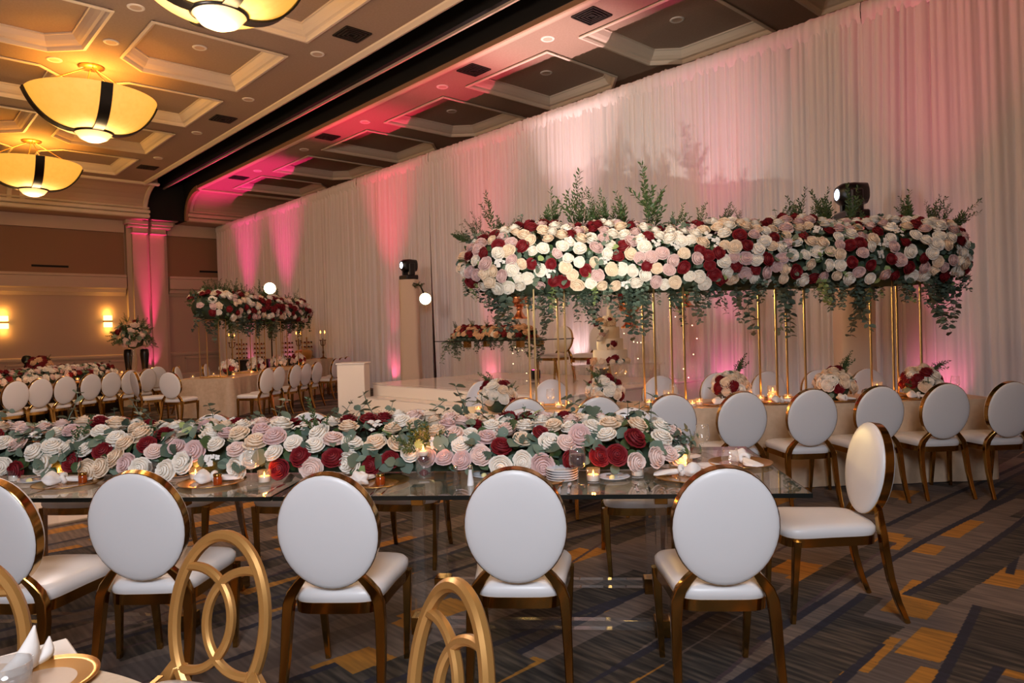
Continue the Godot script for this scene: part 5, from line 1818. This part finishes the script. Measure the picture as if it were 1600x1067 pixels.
func far_tables() -> void:
	# the table under the distant tall flowers
	var a := dl(13.4, -5.95)
	var b := dl(18.7, -5.65)
	var ax := (b - a).normalized()
	var sd := Vector3(-ax.z, 0, ax.x)   # towards the camera's right
	var turn := atan2(-ax.z, ax.x)
	var mid := (a + b) / 2
	var o := thing("banquet_table", "long banquet table under champagne satin below the distant tall flowers", "table", mid, turn)
	cloth(o, a.distance_to(b), 1.1, 0.755, M.satin)
	for k in 4:
		rod_stand(mid + ax * (-2.2 + 1.42 * k) + Vector3(0, 0.76, 0), turn, 1.15, 0.3, 0.4, "slim gold rod stand, %s from the near end of the distant banquet table" % nth(k), "gold rod stands on the distant table")
	var f := thing("tall_flowers", "distant long bank of white and red roses on gold rods", "flower arrangement", mid + Vector3(0, 1.912, 0), turn)
	var cy := 0.22
	swag_core(f, 2.7, 0.42, 0.32, cy, false)
	swag(f, 2.72, 0.45, 0.34, cy, -0.6, PI * 0.8, 230, 0.07, ["rose_white", 0.34, "rose_cream", 0.14, "rose_mauve", 0.22, "rose_red", 0.3], R.rose_far, 110, 0.07)
	for k in 90:
		var s := rng.randf_range(-2.7, 2.7)
		var e := swag_r(s, 2.72, 0.45)
		part("eucalyptus_sprig", R.hang[k % 5], [M.eucalyptus_dark, M.eucalyptus, M.ruscus][k % 3], f, upon(Vector3(s, cy - 0.15 * e, rng.randf_range(-0.3, 0.4) * e), Vector3(rng.randf_range(-0.3, 0.3), 1, rng.randf_range(-0.3, 0.3)), rng.randf() * TAU, rng.randf_range(0.6, 1.25)))
	for k in 60:
		var s := rng.randf_range(-2.7, 2.7)
		part("ruscus_sprig", R.ruscus[k % 4], M.ruscus, f, upon(Vector3(s, cy + 0.18, rng.randf_range(-0.3, 0.2)), Vector3(rng.randf_range(-0.7, 0.7) + s * 0.15, 1.0, rng.randf_range(-0.5, 0.5)), rng.randf() * TAU, rng.randf_range(0.5, 0.95)))
	for k in 12:
		part("ruscus_sprig", R.ruscus[k % 4], M.ruscus, f, upon(Vector3([-2.6, 2.6][k % 2], cy + rng.randf_range(-0.15, 0.2), rng.randf_range(-0.2, 0.3)), Vector3([-1.0, 1.0][k % 2], rng.randf_range(-0.4, 0.7), rng.randf_range(-0.6, 0.6)), 0, 0.45))
	var ks := ["near end", "first gap between the gold rods", "second gap between the gold rods", "far end"]
	for k in 4:
		var p := thing("posy", "low rose posy on the distant banquet table, " + ks[k], "bouquet", mid + ax * (-1.75 + 1.3 * k) + sd * 0.1 + Vector3(0, 0.756, 0), 0, "posies on the distant table")
		posy(p, 0.17, 0.15, 26, 0.06, ["rose_white", 0.5, "rose_blush", 0.25, "rose_red", 0.25], R.rose_far, 8)
	for k in 12:
		candle(mid + ax * (-2.45 + 0.42 * k) + sd * (0.32 if k % 2 else -0.3) + Vector3(0, 0.756, 0), "small lit candle in glass, %s along the distant banquet table" % nth(k), "candles on the distant table", 0.07, 0.033, 0.02 if k % 2 else 0.0)
	# the table at the far left, with its own runner
	var c := dl(11.0, -9.35)
	var d := dl(15.6, -9.0)
	ax = (d - c).normalized()
	sd = Vector3(-ax.z, 0, ax.x)
	turn = atan2(-ax.z, ax.x)
	mid = (c + d) / 2
	var o2 := thing("mirror_table", "long dark sided dining table at far left behind a row of oval chairs", "table", mid, turn)
	part("top", box(Vector3(4.7, 0.03, 1.2), 0.004, Vector3(0, 0.74, 0)), M.gold_soft, o2)
	for x: float in [-1.9, -0.3, 0.3, 1.9]:
		part("leg", box(Vector3(0.5, 0.725, 0.6), 0.006, Vector3(x, 0.3625, 0)), M.black_gloss, o2)
	var r := thing("flower_runner", "low runner of burgundy and blush roses on the far left table", "flower runner", mid + Vector3(0, 0.756, 0) + ax * 0.1, turn)
	swag_core(r, 2.2, 0.24, 0.2, 0.0, true)
	swag(r, 2.25, 0.26, 0.22, 0.06, 0.1, PI - 0.05, 190, 0.066, ["rose_white", 0.3, "rose_blush", 0.28, "rose_mauve", 0.1, "rose_red", 0.32], R.rose_far, 100, 0.08)
	for k in 20:
		part("eucalyptus_sprig", R.up[k % 3], M.eucalyptus_dark, r, upon(Vector3(rng.randf_range(-2.2, 2.2), 0.1, 0), Vector3(rng.randf_range(-0.9, 0.9), 0.9, rng.randf_range(-0.9, 0.9)), 0, 0.8))
	for k in 10:
		candle(mid + ax * (-2.3 + 0.5 * k) + sd * 0.42 + Vector3(0, 0.756, 0), "small lit candle in glass, %s along the far left table" % nth(k), "candles on the far left table", 0.07, 0.033, 0.02 if k % 3 == 0 else 0.0)
	var bq := thing("posy", "round peach and burgundy posy raised on the far left table", "bouquet", dl(15.6, -10.55, 0.0), 0)
	bq.position.y = 0.0
	posy(bq, 0.24, 1.0, 34, 0.075, ["rose_peach", 0.5, "rose_red", 0.5], R.rose_far, 8)
	var pv := Geo.new()
	pv.sm = 1
	pv.lathe([Vector2(0.16, 0), Vector2(0.15, 0.02), Vector2(0.05, 0.1), Vector2(0.05, 0.7), Vector2(0.1, 0.86)], 18, Vector3.ZERO, true, true)
	part("pedestal", pv.done(), M.gold_soft, bq)
	var fin := Geo.new()
	fin.sm = 1
	fin.lathe([Vector2(0.15, 0), Vector2(0.15, 0.02), Vector2(0.03, 0.06), Vector2(0.03, 0.95), Vector2(0.07, 1.0), Vector2(0.05, 1.06), Vector2(0.1, 1.12), Vector2(0.11, 1.18), Vector2(0.08, 1.25), Vector2(0.001, 1.28)], 18, Vector3.ZERO, true)
	solo("black_post", fin.done(), M.black_gloss, "slim black post with a round top beside the raised posy at far left", "post", dl(16.2, -11.25))
	# small round table with the tall vase before the column
	var vt := dl(16.9, -9.15)
	var t3 := thing("round_table", "small round cloth covered table under the tall vase by the pink column", "table", vt)
	cloth(t3, 1.3, 1.3, 0.755, M.satin, 0.64)
	var v := thing("tall_vase", "tall clear hourglass vase holding the loose bouquet by the pink column", "vase", vt + Vector3(0, 0.756, 0))
	pv = Geo.new()
	pv.sm = 1
	pv.lathe([Vector2(0.09, 0.0), Vector2(0.09, 0.01), Vector2(0.04, 0.08), Vector2(0.08, 0.22), Vector2(0.1, 0.38), Vector2(0.05, 0.55), Vector2(0.06, 0.62)], 24, Vector3.ZERO, true)
	part("glass_body", pv.done(), M.glass, v)
	var vb := thing("loose_bouquet", "large loose bouquet of blush roses and dark leaves in the tall vase", "bouquet", vt + Vector3(0, 1.33, 0))
	posy(vb, 0.36, 0.3, 44, 0.085, ["rose_blush", 0.6, "rose_peach", 0.25, "rose_red", 0.15], R.rose_far, 46, -0.6)
	for k in 26:
		var q := k * 2.4
		part("ruscus_sprig", R.ruscus[k % 4], M.ruscus, vb, upon(Vector3(cos(q) * 0.2, 0.35, sin(q) * 0.2), Vector3(cos(q) * 1.2, rng.randf_range(-0.9, 1.4), sin(q) * 1.2), 0, 0.85))
	for s: float in [-1.0, 1.0]:  # two dark vase shaped objects flanking the clear vase
		pv = Geo.new()
		pv.sm = 1
		pv.lathe([Vector2(0.06, 0.0), Vector2(0.075, 0.2), Vector2(0.1, 0.45), Vector2(0.09, 0.56), Vector2(0.06, 0.58)], 20, Vector3.ZERO, true, true)
		solo("dark_vase_shape", pv.done(), M.black_gloss, "dark vase shaped object standing on the %s of the tall clear vase" % ["column side", "sconce side"][0 if s > 0 else 1], "vase", vt + dl(0.12, 0.2 * s, 0.756) - dl(0, 0))
	for k in 4:
		candle(vt + dl(-0.3, -0.4 + 0.27 * k, 0.756), "small lit candle, %s of four before the tall clear vase" % nth(k), "candles by the tall vase", 0.07, 0.033, 0.03 if k % 2 else 0.0)
	# dessert tables and candelabra by the drapes
	var names := ["left", "middle", "right"]
	var tb := [dl(21.6, -8.1), dl(21.8, -6.9), dl(20.6, -5.85)]
	for k in 3:
		var dt := thing("dessert_table", ["dark cloth dessert table behind the gold rods, next to the column", "dark cloth dessert table behind the gold rods, in pink light", "white cloth dessert table below the two arm candelabrum"][k], "table", tb[k], PI / 4)
		cloth(dt, 1.3, 0.8, 0.86, M.satin if k == 2 else M.black_gloss, 0.1)
	for k in 4:
		var at: Vector3 = [tb[0] + dl(0, -0.25), tb[0] + dl(0, 0.3), tb[1] + dl(0, -0.1), tb[1] + dl(0, 0.5)][k] - dl(0, 0) + Vector3(0, 0.862, 0)
		var st := thing("tiered_stand", "dark tiered sweet stand on the dessert tables, %s from the column" % nth(k), "cake stand", at, 0, "tiered stands")
		var pole := Geo.new()
		pole.sm = 1
		pole.lathe([Vector2(0.012, 0), Vector2(0.012, 0.6), Vector2(0.03, 0.62), Vector2(0.001, 0.65)], 10)
		part("pole", pole.done(), M.gold_soft, st)
		for j in 4:
			var dsh := Geo.new()
			dsh.sm = 1
			dsh.lathe([Vector2(0.02, 0.02), Vector2(0.2 - 0.01 * j, 0.03), Vector2(0.21 - 0.01 * j, 0.045), Vector2(0.19 - 0.01 * j, 0.04), Vector2(0.02, 0.035)], 20, Vector3(0, 0.14 * j, 0))
			part("dish", dsh.done(), M.gold_soft, st)
			for i in 8:
				var cup := Geo.new()
				cup.sm = 1
				cup.lathe([Vector2(0.02, 0.045), Vector2(0.028, 0.08), Vector2(0.001, 0.09)], 8, Vector3(cos(i * PI / 4) * 0.15, 0.14 * j, sin(i * PI / 4) * 0.15), true)
				part("sweet", cup.done(), M.rose_red if (i + j) % 2 else M.dark_track, st)
	var cs := [tb[2] + dl(0.0, 0.28), tb[0] + dl(0, -0.55), tb[1] + dl(0, 0.25)]
	for k in 3:
		var cd := thing("candelabrum", "tall bronze candelabrum with two lit candles " + ["left of the podium", "nearest the column", "among the tiered stands"][k], "candelabrum", cs[k] + Vector3(0, 0.862, 0), 0.7, "bronze candelabra")
		var stem := Geo.new()
		stem.sm = 1
		stem.lathe([Vector2(0.1, 0.0), Vector2(0.1, 0.015), Vector2(0.03, 0.05), Vector2(0.015, 0.12), Vector2(0.03, 0.18), Vector2(0.015, 0.25), Vector2(0.02, 0.5), Vector2(0.012, 0.6)], 14, Vector3.ZERO, true, true)
		part("stem", stem.done(), M.bronze, cd)
		for s: float in [-1.0, 1.0]:
			var arm := Geo.new()
			arm.sm = 1
			arm.tube([Vector3(0, 0.42, 0), Vector3(0.08 * s, 0.38, 0), Vector3(0.15 * s, 0.42, 0), Vector3(0.16 * s, 0.52, 0)], [0.012], 6)
			arm.lathe([Vector2(0.01, 0.52), Vector2(0.045, 0.54), Vector2(0.04, 0.55)], 12, Vector3(0.16 * s, 0, 0), true, true)
			part("arm", arm.done(), M.bronze, cd)
			var cn := Geo.new()
			cn.sm = 1
			cn.lathe([Vector2(0.014, 0.55), Vector2(0.013, 0.73), Vector2(0.003, 0.735)], 10, Vector3(0.16 * s, 0, 0), true, true)
			part("taper_candle", cn.done(), M.wax, cd)
			var fl := Geo.new()
			fl.sm = 1
			fl.lathe([Vector2(0.001, 0.736), Vector2(0.018, 0.76), Vector2(0.012, 0.8), Vector2(0.001, 0.83)], 8, Vector3(0.16 * s, 0, 0))
			part("flame", fl.done(), M.flame, cd)
	var tray := Geo.new()
	tray.sm = 1
	tray.lathe([Vector2(0.3, 0.0), Vector2(0.36, 0.05), Vector2(0.4, 0.2), Vector2(0.34, 0.26), Vector2(0.05, 0.3)], 24, Vector3.ZERO, true, true, 0.6)
	solo("gold_basket", tray.done(), M.gold_soft, "wide low gold basket on the white dessert table beside the candelabrum", "basket", tb[2] + dl(0, -0.3, 0.862) - dl(0, 0), PI / 4)

# ---------- the cloth table the photograph is taken over
func corner_table() -> void:
	var at := Vector3(-0.3, 0, -1.48)
	var o := thing("corner_table", "round cream cloth table at the lower left corner", "table", at)
	cloth(o, 1.5, 1.5, 0.755, M.cream_cloth, 0.745)
	charger_gold(Vector3(0.262, 0.757, -1.835))
	var nk := thing("folded_napkin", "white napkin folded to a point on the gold plate at the lower left corner", "napkin", Vector3(0.235, 0.766, -1.93), 0.5)
	for q in [[0.05, 0.03, 0.085, 0.04, 0.0], [0.035, 0.025, 0.045, 0.03, 0.045]]:
		var np := Geo.new()
		np.sm = 1
		var nr := []
		for i in 6:
			var t := i / 5.0
			nr.append(ring(float(q[0]) * (1.0 - t * 0.97), float(q[1]) * (1.0 - t * 0.9), float(q[2]) * t, 14, 2.0, Vector3(float(q[3]) * t * t + float(q[4]), 0, 0.02 * sin(t * 3.0))))
		np.loft(nr, true, true)
		part("fold", np.done(), M.linen, nk)
	var g := Geo.new()
	g.sm = 1
	g.lathe([Vector2(0.001, 0.004), Vector2(0.04, 0.004), Vector2(0.052, 0.03), Vector2(0.058, 0.1), Vector2(0.055, 0.1), Vector2(0.049, 0.03), Vector2(0.001, 0.014)], 20)
	var bowl := solo("glass_bowl", g.done(), M.smoke_light, "thick clear glass bowl cut by the lower left corner", "glass", Vector3(0.205, 0.757, -1.9))
	bowl.position = Vector3(0.2, 0.77, -1.79)
	bowl.scale = Vector3(0.8, 0.7, 0.8)
	for k in 2:
		cutlery(Vector3(0.385 - 0.016 * k, 0.757, -1.60 + 0.03 * k), 2.3, true, "gold fork on the corner table, " + ["nearer the cloth edge", "nearer the gold plate"][k], M.gold_soft)

func charger_gold(at: Vector3) -> void:
	var o := thing("gold_plate", "amber gold glass plate with frosted centre at the lower left corner", "plate", at)
	var g := Geo.new()
	g.sm = 1
	g.lathe([Vector2(0.07, 0.004), Vector2(0.1, 0.01), Vector2(0.115, 0.014), Vector2(0.115, 0.01), Vector2(0.07, 0.0)], 40)
	part("rim", g.done(), M.gold_soft, o)
	g = Geo.new()
	g.sm = 1
	g.lathe([Vector2(0.07, 0.004), Vector2(0.04, 0.005), Vector2(0.001, 0.005)], 32)
	part("well", g.done(), M.frost, o)


# ---------- every chair
func chair_at(p: Vector3, dir: Vector3, label: String, group: String) -> void:
	p.y = 0
	var t := face_to(dir) + rng.randf_range(-0.03, 0.03)
	if not R.has("oval_chair"):
		R.oval_chair = make_oval_chair(label, group)
		R.oval_chair.position = p
		R.oval_chair.rotation.y = t
	else:
		dup(R.oval_chair, p, t, label, group)

func ring_at(p: Vector3, dir: Vector3, label: String, group: String) -> void:
	p.y = 0
	if not R.has("ring_chair"):
		R.ring_chair = make_ring_chair(label, group)
		R.ring_chair.position = p
		R.ring_chair.rotation.y = face_to(dir)
	else:
		dup(R.ring_chair, p, face_to(dir), label, group)

func chairs() -> void:
	var q := [[0.37, -3.55], [0.82, -3.22], [1.33, -2.53], [1.87, -2.03], [2.4, -1.42]]
	var lab := ["cut by the left edge", "first whole one from the left", "second whole one from the left", "third whole one from the left", "fourth whole one, nearest the table corner"]
	var tw := [0.0, 0.06, 0.03, 0.0, 0.02]
	for k in 5:
		var d := VG.rotated(Vector3.UP, tw[k])
		chair_at(Vector3(q[k][0], 0, q[k][1]) + d * 0.245, d, "oval back chair, near side of the glass table, " + lab[k], "near chairs of the glass table")
	chair_at(Vector3(3.66, 0, -1.585), -UG.rotated(Vector3.UP, 0.04), "lone oval back chair at the glass table's right end, seen sideways", "")
	var fq := [[1.35, -5.71], [1.84, -5.17], [2.33, -4.63], [2.87, -4.08], [3.31, -3.46], [3.76, -2.9]]
	for k in 6:
		chair_at(Vector3(fq[k][0], 0, fq[k][1]) - VG * 0.28, -VG, "oval back chair beyond the flower runner on the glass table, %s from the left" % nth(k), "far chairs of the glass table")
	var hq := [[3.85, -4.03], [4.26, -3.6], [4.68, -3.2], [5.13, -2.85], [5.6, -2.48], [6.1, -2.15], [6.57, -1.8], [6.95, -1.43]]
	for k in 8:
		chair_at(Vector3(hq[k][0], 0, hq[k][1]) + VH * 0.28, VH, "oval back chair on the near side of the head table, %s from the stage end" % nth(k), "near chairs of the head table")
	var bq := [[4.92, -5.78], [5.41, -5.22], [5.87, -4.85], [6.34, -4.47], [6.95, -4.13], [7.38, -3.75], [7.78, -3.36], [8.16, -2.98]]
	for k in 8:
		chair_at(Vector3(bq[k][0], 0, bq[k][1]) - VH * 0.2, -VH, "oval back chair across the head table, %s from the stage end" % nth(k), "far chairs of the head table")
	# row along the distant banquet table
	var px := [396.0, 415.0, 442.0, 459.0, 477.0, 509.0, 518.5, 528.0]
	var dp := [12.8, 13.4, 14.0, 14.55, 15.1, 17.0, 17.7, 18.4]
	for k in 8:
		var p := dl(dp[k], (px[k] - 800) / 1092.6 * dp[k])
		chair_at(p, dl(0.3, -1.0) - dl(0, 0), "oval back chair along the distant banquet table, %s from its near end" % nth(k), "chairs of the distant banquet table")
	for k in 4:
		chair_at(dl(14.6 + 1.1 * k, -6.75 + 0.12 * k), dl(0.1, 1.0), "oval back chair beyond the distant banquet table, %s from its near end" % nth(k), "far side chairs of the distant banquet table")
	chair_at(dl(12.45, -5.95), dl(1.0, 0.15), "oval back chair at the near end of the distant banquet table", "")
	chair_at(dl(13.0, -6.75), dl(1.0, 0.95), "oval back chair turned sideways left of the distant banquet table end", "")
	# row along the far left table
	px = [4.0, 43.0, 82.0, 123.0, 156.0, 186.0, 214.0]
	dp = [10.75, 11.3, 11.85, 12.5, 13.1, 13.65, 14.2]
	for k in 7:
		chair_at(dl(dp[k], (px[k] - 800) / 1092.6 * dp[k]), dl(0.36, -0.93), "oval back chair before the far left table, %s from the left edge" % nth(k), "chairs of the far left table")
	for k in 3:
		ring_at(dl([16.4, 16.0, 16.3][k], [-10.3, -11.6, -8.1][k]), dl([-0.5, -0.5, -0.6][k], [1.0, 1.0, -1.0][k]), ["distant gold ring back chair beyond the far left flowers", "distant gold ring back chair at the left edge beyond the flowers", "distant gold ring back chair near the pink column"][k], "distant ring back chairs")
	chair_at(dl(15.4, -7.95), dl(0.7, -0.8), "oval back chair half hidden behind the last far left chair", "")
	# behind the sweetheart table, on the stage
	for k in 2:
		var p := Vector3([8.75, 9.0][k], 0, [-8.35, -7.75][k])
		chair_at(p, Vector3(-1, 0, 0.05), "oval back chair on the stage, %s" % ["half hidden by the sweetheart roses", "whole back visible beside the cake"][k], "sweetheart chairs")
		var o := get_child(get_child_count() - 1) as Node3D
		o.position.y = 0.6
	# open ring backs at the corner table
	ring_at(Vector3(0.78, 0, -2.17) + Vector3(-0.87, 0, 0.49) * 0.27, Vector3(-0.87, 0, 0.49), "gold chair with two interlaced rings in its open back, nearest whole one", "ring back chairs at the corner table")
	ring_at(Vector3(1.0, 0, -1.31) + Vector3(-0.99, 0, -0.14) * 0.27, Vector3(-0.99, 0, -0.14), "gold interlaced ring back chair cut by the bottom edge of the view", "ring back chairs at the corner table")
	ring_at(Vector3(0.17, 0, -2.49) + Vector3(-0.42, 0, 0.9) * 0.27, Vector3(-0.42, 0, 0.9), "gold interlaced ring back chair mostly cut by the left edge", "ring back chairs at the corner table")
